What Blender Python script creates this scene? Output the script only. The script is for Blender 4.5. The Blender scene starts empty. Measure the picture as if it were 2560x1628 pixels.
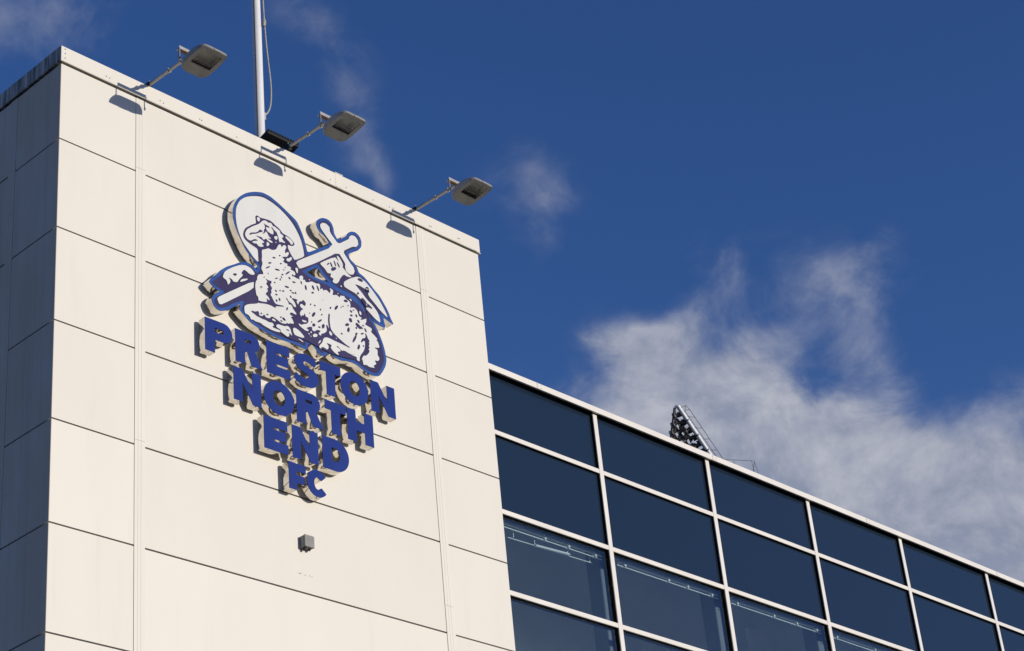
import bpy, bmesh, math, random
from mathutils import Vector, Matrix
random.seed(7)
S = bpy.context.scene
COL = S.collection
R = math.radians
TOP = 16.5                       # height of the tower's parapet above the ground; z below is measured from there

# ------------------------------------------------------------------ camera
cam_d = bpy.data.cameras.new("camera")
cam = bpy.data.objects.new("camera", cam_d)
COL.objects.link(cam)
S.camera = cam
YAW, PITCH, ROLL, FPX = 0.854747, 0.519543, -0.102901, 5005.05
cam_d.sensor_fit = 'HORIZONTAL'
cam_d.sensor_width = 36.0
cam_d.lens = FPX / 2560 * 36.0
cam_d.shift_x = 2.0 / 2560
cam_d.shift_y = -43.94 / 2560
cam_d.clip_start = 0.1
cam_d.clip_end = 5000
fw = Vector((math.sin(YAW) * math.cos(PITCH), math.cos(YAW) * math.cos(PITCH), math.sin(PITCH)))
rt = Vector((math.cos(YAW), -math.sin(YAW), 0))
up = rt.cross(fw)
r2 = rt * math.cos(ROLL) + up * math.sin(ROLL)
u2 = -rt * math.sin(ROLL) + up * math.cos(ROLL)
m = Matrix((r2, u2, -fw)).transposed().to_4x4()
m.translation = Vector((-10.8565, -16.0168, -14.8562 + TOP))
cam.matrix_world = m

# ------------------------------------------------------------------ sun, sky, exposure
SUN_AZ, SUN_EL = 17.6, 11.6      # degrees east of the wall's normal, degrees up
to_sun = Vector((math.sin(R(SUN_AZ)) * math.cos(R(SUN_EL)), -math.cos(R(SUN_AZ)) * math.cos(R(SUN_EL)), math.sin(R(SUN_EL))))
sun_d = bpy.data.lights.new("sun", 'SUN')
sun_d.energy = 3.45
sun_d.angle = R(0.53)
sun_d.color = (1.0, 0.925, 0.815)
sun = bpy.data.objects.new("sun", sun_d)
sun.rotation_euler = to_sun.to_track_quat('Z', 'Y').to_euler()
sun.location = (20, -60, 40)
COL.objects.link(sun)
S.view_settings.view_transform = 'Standard'
S.view_settings.look = 'None'
S.view_settings.exposure = 0.0
S.view_settings.gamma = 1.0
S.render.engine = 'CYCLES'

world = bpy.data.worlds.new("World")
S.world = world
world.use_nodes = True
SKY_STRENGTH = 0.10


def sky_nodes():
    nt = world.node_tree
    N, L = nt.nodes, nt.links
    N.clear()

    def val(x):
        return x if not isinstance(x, (int, float)) else None

    def M(op, a, b=None, c=None, clamp=False):
        n = N.new('ShaderNodeMath'); n.operation = op; n.use_clamp = clamp
        for i, x in enumerate((a, b, c)):
            if x is None: continue
            if isinstance(x, (int, float)): n.inputs[i].default_value = x
            else: L.new(x, n.inputs[i])
        return n.outputs[0]

    out = N.new('ShaderNodeOutputWorld')
    bg = N.new('ShaderNodeBackground'); bg.inputs[1].default_value = SKY_STRENGTH
    L.new(bg.outputs[0], out.inputs[0])
    sky = N.new('ShaderNodeTexSky'); sky.sky_type = 'NISHITA'; sky.sun_disc = False
    sky.sun_elevation = R(SUN_EL)
    sky.sun_rotation = math.atan2(to_sun.x, to_sun.y)
    sky.altitude = 400; sky.air_density = 1.0; sky.dust_density = 0.25; sky.ozone_density = 2.0
    hs = N.new('ShaderNodeHueSaturation'); hs.inputs['Saturation'].default_value = SKY_SAT
    hs.inputs['Value'].default_value = SKY_VAL
    tn = N.new('ShaderNodeMix'); tn.data_type = 'RGBA'; tn.blend_type = 'MULTIPLY'; tn.inputs[0].default_value = 1.0
    tn.inputs[7].default_value = (*SKY_TINT, 1)
    L.new(sky.outputs[0], tn.inputs[6]); L.new(tn.outputs[2], hs.inputs['Color'])
    tc = N.new('ShaderNodeTexCoord')
    nrm = N.new('ShaderNodeVectorMath'); nrm.operation = 'NORMALIZE'
    L.new(tc.outputs['Generated'], nrm.inputs[0])
    sep = N.new('ShaderNodeSeparateXYZ'); L.new(nrm.outputs[0], sep.inputs[0])
    # gentle domain warp so that cloud masses are not ellipses
    wn = N.new('ShaderNodeTexNoise'); wn.inputs['Scale'].default_value = 11; wn.inputs['Detail'].default_value = 4
    L.new(nrm.outputs[0], wn.inputs['Vector'])
    ws = N.new('ShaderNodeSeparateXYZ'); L.new(wn.outputs['Color'], ws.inputs[0])
    az = M('MULTIPLY', M('ARCTAN2', sep.outputs[0], sep.outputs[1]), 57.2958)
    el = M('MULTIPLY', M('ARCSINE', sep.outputs[2]), 57.2958)
    azw = M('ADD', az, M('MULTIPLY', M('SUBTRACT', ws.outputs[0], 0.5), 5.0))
    elw = M('ADD', el, M('MULTIPLY', M('SUBTRACT', ws.outputs[1], 0.5), 4.0))
    g = None
    for (a, e, ra, re, rot, amp) in CLOUDS:
        c, s = math.cos(R(rot)), math.sin(R(rot))
        dx, dy = M('SUBTRACT', azw, a), M('SUBTRACT', elw, e)
        u = M('DIVIDE', M('MULTIPLY_ADD', dx, c, M('MULTIPLY', dy, s)), ra)
        v = M('DIVIDE', M('MULTIPLY_ADD', dy, c, M('MULTIPLY', dx, -s)), re)
        d2 = M('MULTIPLY_ADD', u, u, M('MULTIPLY', v, v))
        b = M('MULTIPLY', M('EXPONENT', M('MULTIPLY', d2, -1.0)), amp)
        g = b if g is None else M('ADD', g, b)
    # the same broken bank goes on round the rest of the horizon
    bank = M('MULTIPLY', M('SUBTRACT', 17.0, el), 0.07, clamp=True)
    g = M('ADD', g, M('MULTIPLY', bank, 0.75))
    mp = N.new('ShaderNodeMapping'); mp.inputs['Scale'].default_value = (1, 1, 1.3); mp.inputs['Location'].default_value = CLOUD_SEED
    L.new(nrm.outputs[0], mp.inputs[0])

    def fbm(vec, scale, detail, rough, dist=0.0):
        n = N.new('ShaderNodeTexNoise'); n.inputs['Scale'].default_value = scale; n.inputs['Detail'].default_value = detail
        n.inputs['Roughness'].default_value = rough; n.inputs['Distortion'].default_value = dist
        L.new(vec, n.inputs['Vector'])
        return n.outputs[0]

    lit = N.new('ShaderNodeVectorMath'); lit.operation = 'ADD'
    lit.inputs[1].default_value = tuple(to_sun * 0.016 + Vector((0, 0, 0.010)))
    L.new(mp.outputs[0], lit.inputs[0])
    n1 = fbm(mp.outputs[0], 19, 13, 0.62, 0.3)
    n1s = fbm(lit.outputs[0], 19, 13, 0.62, 0.3)
    f = M('SUBTRACT', n1, 0.5)
    x = M('ADD', M('SUBTRACT', g, 0.40), M('MULTIPLY', f, 2.0))
    alpha = N.new('ShaderNodeMapRange'); alpha.interpolation_type = 'SMOOTHSTEP'
    alpha.inputs[1].default_value = -0.30; alpha.inputs[2].default_value = 0.62
    alpha.inputs[3].default_value = 0; alpha.inputs[4].default_value = 0.96
    L.new(x, alpha.inputs[0])
    thick = M('MULTIPLY', M('POWER', g, 1.6), 1.15, clamp=True)          # thin wisps stay translucent
    alph = M('MULTIPLY', alpha.outputs[0], thick)
    # billows: paler where the cloud thins towards the sun, lilac grey in their own shade
    n2 = fbm(mp.outputs[0], 9, 6, 0.5)
    relief = M('MULTIPLY', M('SUBTRACT', n1, n1s), 3.2)
    sh = M('ADD', M('MULTIPLY_ADD', M('SUBTRACT', n2, 0.5), 2.0, 0.42), relief, clamp=True)
    cm = N.new('ShaderNodeMix'); cm.data_type = 'RGBA'
    k = 1 / SKY_STRENGTH
    cm.inputs[6].default_value = (0.265 * k, 0.30 * k, 0.405 * k, 1)
    cm.inputs[7].default_value = (0.47 * k, 0.485 * k, 0.555 * k, 1)
    L.new(sh, cm.inputs[0])
    mx = N.new('ShaderNodeMix'); mx.data_type = 'RGBA'
    L.new(alph, mx.inputs[0]); L.new(hs.outputs[0], mx.inputs[6]); L.new(cm.outputs[2], mx.inputs[7])
    L.new(mx.outputs[2], bg.inputs[0])


CLOUD_SEED = (3.1, 1.7, 0.4)
SKY_SAT, SKY_VAL = 1.12, 1.02
SKY_TINT = (0.80, 0.84, 1.22)       # clear cold air, bluer than the model's default
# cloud masses: azimuth, elevation, half-widths (degrees), tilt, density
CLOUDS = [(55.4, 26.2, 3.3, 1.8, -20, 0.95), (58.8, 23.8, 4.0, 1.9, -30, 1.0), (63.0, 21.7, 4.4, 2.0, -25, 1.0),
          (68.0, 20.0, 5.0, 2.2, -20, 1.0), (51.0, 25.7, 3.4, 1.05, -8, 0.88), (53.9, 28.5, 2.0, 1.1, 20, 0.62),
          (52.4, 28.7, 1.5, .7, 0, 0.45), (59.4, 29.5, 2.9, 1.3, -12, 0.60), (55.8, 30.5, 1.0, 1.4, 25, 0.36),
          (60.5, 26.9, 1.2, 1.7, 5, 0.52), (50.2, 33.0, 1.5, 1.6, 10, 0.54), (44.5, 35.9, 1.4, 2.1, 30, 0.46),
          (43.0, 38.2, 1.8, 1.0, 0, 0.40), (33.0, 38.4, 4.2, 2.0, 15, 0.58), (57.4, 27.8, 1.6, .9, 0, 0.40),
          (64.6, 24.7, 1.6, 1.0, 0, 0.50), (45.2, 34.0, .9, 1.1, 0, 0.40), (60.0, 21.0, 12.0, 2.7, -22, 0.75), (46.0, 22.0, 7.0, 2.4, 0, 0.9), (36.0, 20.0, 9.0, 3.0, 0, 0.8),
          (80.0, 18.0, 8.0, 3.0, 0, 0.9), (20.0, 21.0, 8.0, 3.0, 5, 0.8)]
sky_nodes()


# ------------------------------------------------------------------ helpers
def tag(o, label=None, cat=None, group=None, kind=None):
    if label: o["label"] = label
    if cat: o["category"] = cat
    if group: o["group"] = group
    if kind: o["kind"] = kind
    return o


ORIGIN = {}


def empty(name, loc, label, cat, group=None):
    """A thing: an Empty at its base; part vertices are given in scene coordinates."""
    o = bpy.data.objects.new(name, None)
    COL.objects.link(o)
    o.location = (loc[0], loc[1], loc[2] + TOP)
    o.empty_display_size = 0.2
    ORIGIN[o.name] = Vector(loc)
    return tag(o, label, cat, group)


def link(name, me, mat, parent=None):
    o = bpy.data.objects.new(name, me)
    COL.objects.link(o)
    if mat: me.materials.append(mat)
    if parent:
        org = ORIGIN[parent.name]
        me.transform(Matrix.Translation(-org))
        o.parent = parent
        ORIGIN[o.name] = org
    else:
        o.location = (0, 0, TOP)
        ORIGIN[o.name] = Vector((0, 0, 0))
    return o


class MB:
    def __init__(s): s.v, s.f, s.sm = [], [], False

    def add(s, vs, fs):
        b = len(s.v)
        s.v += [tuple(v) for v in vs]
        s.f += [tuple(i + b for i in f) for f in fs]
        return s

    def box(s, x0, x1, y0, y1, z0, z1):
        vs = [(x, y, z) for x in (x0, x1) for y in (y0, y1) for z in (z0, z1)]
        return s.add(vs, [(0, 1, 3, 2), (4, 6, 7, 5), (0, 4, 5, 1), (2, 3, 7, 6), (0, 2, 6, 4), (1, 5, 7, 3)])

    def tube(s, a, b, r, r1=None, n=12, cap=True):
        a, b = Vector(a), Vector(b)
        r1 = r if r1 is None else r1
        d = (b - a).normalized()
        p = d.orthogonal().normalized(); q = d.cross(p)
        vs = []
        for i in range(n):
            t = 2 * math.pi * i / n
            e = p * math.cos(t) + q * math.sin(t)
            vs += [a + e * r, b + e * r1]
        fs = [(2 * i, 2 * ((i + 1) % n), 2 * ((i + 1) % n) + 1, 2 * i + 1) for i in range(n)]
        if cap:
            fs += [tuple(2 * i for i in range(n))[::-1], tuple(2 * i + 1 for i in range(n))]
        return s.add(vs, fs)

    def path(s, pts, r, n=8):
        for a, b in zip(pts, pts[1:]): s.tube(a, b, r, n=n)
        return s

    def extrude(s, prof, axis, a, b):
        """closed profile of (p, q) swept along an axis: 'x' -> (y, z), 'y' -> (x, z), 'z' -> (x, y)"""
        mk = {'x': lambda t, p: (t, p[0], p[1]), 'y': lambda t, p: (p[0], t, p[1]), 'z': lambda t, p: (p[0], p[1], t)}[axis]
        n = len(prof)
        vs = [mk(a, p) for p in prof] + [mk(b, p) for p in prof]
        fs = [(i, (i + 1) % n, n + (i + 1) % n, n + i) for i in range(n)] + [tuple(range(n))[::-1], tuple(range(n, 2 * n))]
        return s.add(vs, fs)

    def build(s, name, mat, parent=None, bevel=0, smooth=False):
        me = bpy.data.meshes.new(name)
        me.from_pydata(s.v, [], s.f)
        bm = bmesh.new(); bm.from_mesh(me)
        if bevel:
            bmesh.ops.bevel(bm, geom=[e for e in bm.edges if e.calc_face_angle(0) > 0.5], offset=bevel, segments=1, affect='EDGES', clamp_overlap=True)
        bmesh.ops.recalc_face_normals(bm, faces=bm.faces)
        bm.to_mesh(me); bm.free()
        o = link(name, me, mat, parent)
        if smooth:
            for p in me.polygons: p.use_smooth = True
            me.set_sharp_from_angle(angle=R(35))
        return o


def plate(name, polys, y0, y1, mat, parent, closed=True):
    """flat shape in the wall plane: closed outlines of (x, z), holes by even-odd, from y0 (back) to y1 (front)"""
    cu = bpy.data.curves.new(name + "_outline", 'CURVE')
    cu.dimensions = '2D'; cu.fill_mode = 'BOTH'
    cu.extrude = abs(y0 - y1) / 2
    for P in polys:
        sp = cu.splines.new('POLY')
        sp.points.add(len(P) - 1)
        for q, (x, z) in zip(sp.points, P): q.co = (x, z, 0, 1)
        sp.use_cyclic_u = True
    tmp = bpy.data.objects.new(name, cu)
    COL.objects.link(tmp)
    dg = bpy.context.evaluated_depsgraph_get()
    me = bpy.data.meshes.new_from_object(tmp.evaluated_get(dg))
    bpy.data.objects.remove(tmp); bpy.data.curves.remove(cu)
    ym = (y0 + y1) / 2
    # curve (x, y, z) -> scene (x, ym - z, y)
    me.transform(Matrix(((1, 0, 0, 0), (0, 0, -1, ym), (0, 1, 0, 0), (0, 0, 0, 1))))
    me.materials.clear()
    me.name = name
    return link(name, me, mat, parent)


def chaikin(P, k=0.22):
    out = []
    n = len(P)
    for i in range(n):
        a, b = P[i], P[(i + 1) % n]
        out.append((a[0] + (b[0] - a[0]) * k, a[1] + (b[1] - a[1]) * k))
        out.append((b[0] + (a[0] - b[0]) * k, b[1] + (a[1] - b[1]) * k))
    return out


def area(P):
    return sum(P[i][0] * P[(i + 1) % len(P)][1] - P[(i + 1) % len(P)][0] * P[i][1] for i in range(len(P))) / 2


def inset(P, d):
    """mitred inward offset"""
    if area(P) < 0: P = P[::-1]
    n, out = len(P), []
    for i in range(n):
        a, b, c = Vector(P[i - 1]), Vector(P[i]), Vector(P[(i + 1) % n])
        e, f = (b - a).normalized(), (c - b).normalized()
        n1, n2 = Vector((-e.y, e.x)), Vector((-f.y, f.x))
        h = (n1 + n2)
        l = h.length
        if l < 1e-3: h = n1; k = 1
        else: h /= l; k = min(1 / max(h.dot(n1), 0.2), 2.0)
        out.append(tuple(b + h * d * k))
    return out


# ------------------------------------------------------------------ materials
def new_mat(name, col, rough=0.5, metal=0.0, spec=0.5, ior=None):
    mt = bpy.data.materials.new(name); mt.use_nodes = True
    b = mt.node_tree.nodes['Principled BSDF']
    b.inputs['Base Color'].default_value = (*col, 1)
    b.inputs['Roughness'].default_value = rough
    b.inputs['Metallic'].default_value = metal
    b.inputs['Specular IOR Level'].default_value = spec
    if ior: b.inputs['IOR'].default_value = ior
    return mt


def nodes(mt):
    nt = mt.node_tree
    return nt.nodes, nt.links, nt.nodes['Principled BSDF']


def add_noise_color(mt, c1, c2, scale=(1, 1, 1), sc=4, detail=6, lo=0.35, hi=0.65, rough=0.55):
    N, L, b = nodes(mt)
    tc = N.new('ShaderNodeTexCoord'); mp = N.new('ShaderNodeMapping'); mp.inputs['Scale'].default_value = scale
    nz = N.new('ShaderNodeTexNoise'); nz.inputs['Scale'].default_value = sc; nz.inputs['Detail'].default_value = detail
    nz.inputs['Roughness'].default_value = rough
    rp = N.new('ShaderNodeMapRange'); rp.inputs[1].default_value = lo; rp.inputs[2].default_value = hi
    mx = N.new('ShaderNodeMix'); mx.data_type = 'RGBA'
    mx.inputs[6].default_value = (*c1, 1); mx.inputs[7].default_value = (*c2, 1)
    L.new(tc.outputs['Object'], mp.inputs[0]); L.new(mp.outputs[0], nz.inputs['Vector'])
    L.new(nz.outputs[0], rp.inputs[0]); L.new(rp.outputs[0], mx.inputs[0]); L.new(mx.outputs[2], b.inputs['Base Color'])
    return mx, mp


def add_bump(mt, scale=(1, 1, 1), sc=20, strength=0.1, dist=0.01, detail=3, wave=False):
    N, L, b = nodes(mt)
    tc = N.new('ShaderNodeTexCoord'); mp = N.new('ShaderNodeMapping'); mp.inputs['Scale'].default_value = scale
    L.new(tc.outputs['Object'], mp.inputs[0])
    if wave:
        nz = N.new('ShaderNodeTexWave'); nz.bands_direction = 'Z'; nz.inputs['Scale'].default_value = sc
        nz.inputs['Distortion'].default_value = 0.0
    else:
        nz = N.new('ShaderNodeTexNoise'); nz.inputs['Scale'].default_value = sc; nz.inputs['Detail'].default_value = detail
    L.new(mp.outputs[0], nz.inputs['Vector'])
    bp = N.new('ShaderNodeBump'); bp.inputs['Strength'].default_value = strength; bp.inputs['Distance'].default_value = dist
    L.new(nz.outputs[0] if not wave else nz.outputs[1], bp.inputs['Height'])
    prev = b.inputs['Normal'].links
    if prev: L.new(prev[0].from_socket, bp.inputs['Normal'])
    L.new(bp.outputs[0], b.inputs['Normal'])

# ------------------------------------------------------------------ crest artwork outlines, metres in the wall plane
ART_OUTLINE = [(2.77,-0.989),(2.9,-0.945),(3.029,-0.952),(3.172,-1.007),(3.314,-1.076),(3.457,-1.152),(3.512,-1.25),(3.558,-1.351),(3.59,-1.457),(3.614,-1.559),(3.767,-1.452),(3.998,-1.29),(3.973,-1.243),(3.923,-1.195),(3.85,-1.168),(3.803,-1.122),(3.781,-1.064),(3.799,-1.003),(3.854,-0.951),(3.916,-0.92),(3.992,-0.913),(4.051,-0.943),(4.081,-1.013),(4.088,-1.091),(4.144,-1.166),(4.297,-1.05),(4.324,-0.992),(4.389,-0.94),(4.468,-0.923),(4.535,-0.958),(4.566,-1.028),(4.556,-1.113),(4.496,-1.19),(4.415,-1.241),(4.313,-1.316),(4.344,-1.382),(4.433,-1.429),(4.468,-1.483),(4.485,-1.53),(4.578,-1.562),(4.651,-1.615),(4.739,-1.69),(4.828,-1.751),(4.885,-1.824),(4.941,-1.897),(4.983,-1.969),(5.002,-2.022),(5.057,-2.109),(4.958,-2.084),(4.866,-2.056),(4.904,-2.207),(4.808,-2.208),(4.717,-2.194),(4.63,-2.119),(4.576,-2.069),(4.651,-2.144),(4.715,-2.22),(4.756,-2.291),(4.796,-2.368),(4.835,-2.459),(4.865,-2.565),(4.879,-2.676),(4.856,-2.774),(4.803,-2.868),(4.735,-2.959),(4.627,-2.988),(4.537,-2.979),(4.449,-2.957),(4.361,-2.922),(4.258,-2.912),(4.153,-2.928),(4.093,-2.947),(4.006,-2.939),(3.92,-2.911),(3.876,-2.919),(3.814,-2.977),(3.756,-2.984),(3.714,-2.96),(3.66,-2.904),(3.618,-2.874),(3.557,-2.895),(3.542,-2.968),(3.513,-2.984),(3.428,-2.975),(3.301,-2.969),(3.175,-2.974),(3.049,-2.974),(2.939,-2.962),(2.816,-2.943),(2.707,-2.92),(2.626,-2.887),(2.56,-2.837),(2.507,-2.8),(2.481,-2.767),(2.493,-2.72),(2.517,-2.683),(2.413,-2.766),(2.345,-2.827),(2.263,-2.876),(2.196,-2.904),(2.143,-2.898),(2.098,-2.866),(2.072,-2.815),(2.064,-2.782),(2.094,-2.722),(2.135,-2.68),(2.202,-2.637),(2.149,-2.629),(2.096,-2.612),(2.05,-2.58),(2.031,-2.556),(2.065,-2.501),(2.14,-2.424),(2.209,-2.337),(2.305,-2.252),(2.401,-2.191),(2.499,-2.123),(2.582,-2.079),(2.652,-2.072),(2.72,-2.09),(2.764,-2.124),(2.793,-2.076),(2.764,-2.03),(2.723,-1.994),(2.656,-1.944),(2.602,-1.891),(2.549,-1.806),(2.496,-1.712),(2.444,-1.604),(2.419,-1.499),(2.422,-1.382),(2.452,-1.285),(2.511,-1.183),(2.583,-1.108),(2.655,-1.05)]
ART_HOLE = [(3.584,-1.857),(3.76,-1.718),(3.837,-1.796),(3.954,-1.876),(3.803,-1.88),(3.685,-1.878)]
ART_HOLE_RIM = [(3.507,-1.873),(3.755,-1.676),(3.792,-1.676),(3.897,-1.78),(4.041,-1.865),(4.129,-1.901),(4.265,-1.895),(4.415,-1.926),(4.516,-2.008),(4.576,-2.068),(4.532,-2.094),(4.453,-2.033),(4.32,-1.976),(4.17,-1.962),(4.037,-1.945),(3.919,-1.922),(3.742,-1.922),(3.625,-1.913)]
ART_HALO = [(2.768,-1.056),(2.898,-1.019),(3.026,-1.033),(3.155,-1.073),(3.282,-1.142),(3.381,-1.222),(3.45,-1.314),(3.504,-1.411),(3.535,-1.517),(3.548,-1.604),(3.548,-1.646),(3.393,-1.757),(2.8,-2.009),(2.738,-1.982),(2.657,-1.904),(2.563,-1.813),(2.51,-1.719),(2.472,-1.606),(2.457,-1.484),(2.467,-1.35),(2.524,-1.224),(2.625,-1.128)]
ART_HEAD = [(2.769,-1.354),(2.794,-1.332),(2.819,-1.336),(2.849,-1.347),(2.909,-1.334),(2.97,-1.327),(3.015,-1.327),(3.06,-1.344),(3.095,-1.367),(3.135,-1.379),(3.175,-1.405),(3.199,-1.433),(3.249,-1.441),(3.3,-1.449),(3.34,-1.47),(3.37,-1.491),(3.4,-1.523),(3.367,-1.561),(3.325,-1.571),(3.282,-1.571),(3.283,-1.617),(3.306,-1.663),(3.345,-1.715),(3.389,-1.761),(3.382,-1.792),(2.796,-2.021),(2.799,-1.998),(2.796,-1.936),(2.796,-1.869),(2.792,-1.832),(2.773,-1.816),(2.734,-1.807),(2.685,-1.796),(2.641,-1.781),(2.598,-1.762),(2.574,-1.735),(2.566,-1.698),(2.574,-1.659),(2.592,-1.615),(2.618,-1.578),(2.663,-1.542),(2.704,-1.505),(2.745,-1.478),(2.781,-1.45),(2.774,-1.411)]
ART_CROSS = [(3.405,-1.795),(3.437,-1.748),(4.06,-1.3),(3.903,-1.163),(3.846,-1.105),(3.841,-1.053),(3.881,-1.013),(3.942,-1),(4.001,-1.031),(4.004,-1.097),(4.025,-1.129),(4.14,-1.235),(4.333,-1.084),(4.339,-1.048),(4.385,-1.003),(4.447,-0.999),(4.49,-1.043),(4.494,-1.11),(4.452,-1.16),(4.389,-1.177),(4.211,-1.315),(4.325,-1.443),(4.383,-1.488),(4.402,-1.547),(4.375,-1.604),(4.313,-1.627),(4.246,-1.599),(4.236,-1.53),(4.246,-1.493),(4.133,-1.358),(3.756,-1.656),(3.468,-1.855),(3.446,-1.85)]
ART_STAFF = [(2.14,-2.76),(2.174,-2.718),(2.713,-2.306),(2.703,-2.422),(2.211,-2.814),(2.171,-2.822)]
ART_WHITE = [[(2.793,-1.362),(2.819,-1.35),(2.843,-1.37),(2.835,-1.396),(2.822,-1.417),(2.802,-1.412),(2.79,-1.391)],
[(2.595,-1.686),(2.603,-1.651),(2.632,-1.599),(2.673,-1.565),(2.713,-1.527),(2.764,-1.491),(2.815,-1.455),(2.851,-1.417),(2.867,-1.393),(2.903,-1.364),(2.939,-1.357),(2.978,-1.374),(3.009,-1.357),(3.029,-1.37),(3.048,-1.397),(3.069,-1.387),(3.099,-1.4),(3.134,-1.412),(3.161,-1.424),(3.162,-1.456),(3.193,-1.461),(3.215,-1.477),(3.204,-1.5),(3.18,-1.509),(3.204,-1.541),(3.237,-1.559),(3.234,-1.571),(3.162,-1.574),(3.151,-1.596),(3.132,-1.583),(3.086,-1.592),(3.033,-1.646),(3.003,-1.656),(2.955,-1.724),(2.931,-1.715),(2.884,-1.756),(2.819,-1.781),(2.79,-1.769),(2.775,-1.752),(2.725,-1.765),(2.706,-1.759),(2.716,-1.741),(2.692,-1.739),(2.667,-1.749),(2.633,-1.744),(2.604,-1.719)],
[(3.24,-1.481),(3.259,-1.46),(3.294,-1.465),(3.345,-1.487),(3.369,-1.51),(3.363,-1.538),(3.342,-1.551),(3.324,-1.541),(3.312,-1.523),(3.267,-1.498)],
[(2.852,-1.818),(2.883,-1.796),(2.924,-1.775),(2.949,-1.754),(2.979,-1.749),(3.019,-1.754),(3.081,-1.722),(3.103,-1.684),(3.122,-1.642),(3.151,-1.617),(3.168,-1.627),(3.177,-1.655),(3.212,-1.603),(3.248,-1.603),(3.254,-1.633),(3.23,-1.669),(3.227,-1.725),(3.27,-1.684),(3.292,-1.687),(3.289,-1.713),(3.256,-1.762),(3.215,-1.776),(3.169,-1.794),(3.208,-1.808),(3.213,-1.824),(3.186,-1.852),(3.231,-1.869),(3.252,-1.857),(3.261,-1.872),(3.255,-1.895),(3.296,-1.886),(3.321,-1.897),(3.305,-1.924),(3.33,-1.93),(3.37,-1.931),(3.387,-1.954),(3.381,-1.982),(3.357,-1.993),(3.333,-1.981),(3.321,-2.011),(3.362,-2.009),(3.402,-2.019),(3.423,-2.014),(3.458,-2.019),(3.442,-1.984),(3.482,-1.944),(3.517,-1.956),(3.5,-2.004),(3.539,-1.989),(3.55,-2.022),(3.602,-2.002),(3.65,-1.971),(3.691,-1.974),(3.738,-1.976),(3.77,-1.957),(3.79,-1.975),(3.785,-2.043),(3.815,-2.014),(3.833,-2.016),(3.84,-2.041),(3.867,-2.016),(3.904,-2.009),(3.929,-2.027),(3.942,-2.039),(3.968,-1.99),(3.944,-1.958),(3.991,-1.964),(4.011,-1.984),(3.992,-2.037),(4.012,-2.043),(4.056,-2.018),(4.087,-2.026),(4.112,-2.042),(4.131,-2.001),(4.173,-1.999),(4.19,-1.984),(4.204,-2.011),(4.235,-2.028),(4.278,-2.031),(4.291,-2.063),(4.293,-2.096),(4.282,-2.13),(4.346,-2.1),(4.389,-2.115),(4.414,-2.145),(4.428,-2.201),(4.481,-2.206),(4.442,-2.25),(4.507,-2.223),(4.559,-2.186),(4.55,-2.251),(4.52,-2.284),(4.573,-2.296),(4.635,-2.305),(4.643,-2.325),(4.622,-2.363),(4.674,-2.391),(4.734,-2.432),(4.705,-2.457),(4.732,-2.463),(4.751,-2.51),(4.756,-2.553),(4.67,-2.571),(4.678,-2.583),(4.718,-2.589),(4.719,-2.634),(4.712,-2.666),(4.749,-2.707),(4.719,-2.755),(4.655,-2.76),(4.687,-2.81),(4.65,-2.829),(4.63,-2.858),(4.656,-2.872),(4.611,-2.88),(4.557,-2.89),(4.514,-2.874),(4.459,-2.892),(4.453,-2.857),(4.443,-2.808),(4.391,-2.862),(4.369,-2.866),(4.344,-2.848),(4.359,-2.817),(4.288,-2.825),(4.236,-2.816),(4.184,-2.819),(4.133,-2.803),(4.045,-2.887),(4.014,-2.897),(3.956,-2.873),(3.906,-2.834),(3.848,-2.883),(3.732,-2.903),(3.716,-2.879),(3.618,-2.809),(3.492,-2.808),(3.409,-2.817),(3.258,-2.846),(3.108,-2.885),(3.073,-2.894),(3.009,-2.901),(2.951,-2.899),(2.892,-2.889),(2.839,-2.881),(2.796,-2.862),(2.714,-2.869),(2.685,-2.855),(2.651,-2.869),(2.638,-2.839),(2.61,-2.814),(2.562,-2.814),(2.553,-2.778),(2.553,-2.718),(2.594,-2.681),(2.648,-2.653),(2.727,-2.623),(2.771,-2.599),(2.778,-2.537),(2.77,-2.505),(2.746,-2.496),(2.738,-2.446),(2.73,-2.374),(2.742,-2.304),(2.768,-2.268),(2.764,-2.234),(2.795,-2.182),(2.87,-2.159),(2.857,-2.119),(2.833,-2.083),(2.861,-2.006),(2.845,-1.954),(2.856,-1.913)]]
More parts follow.
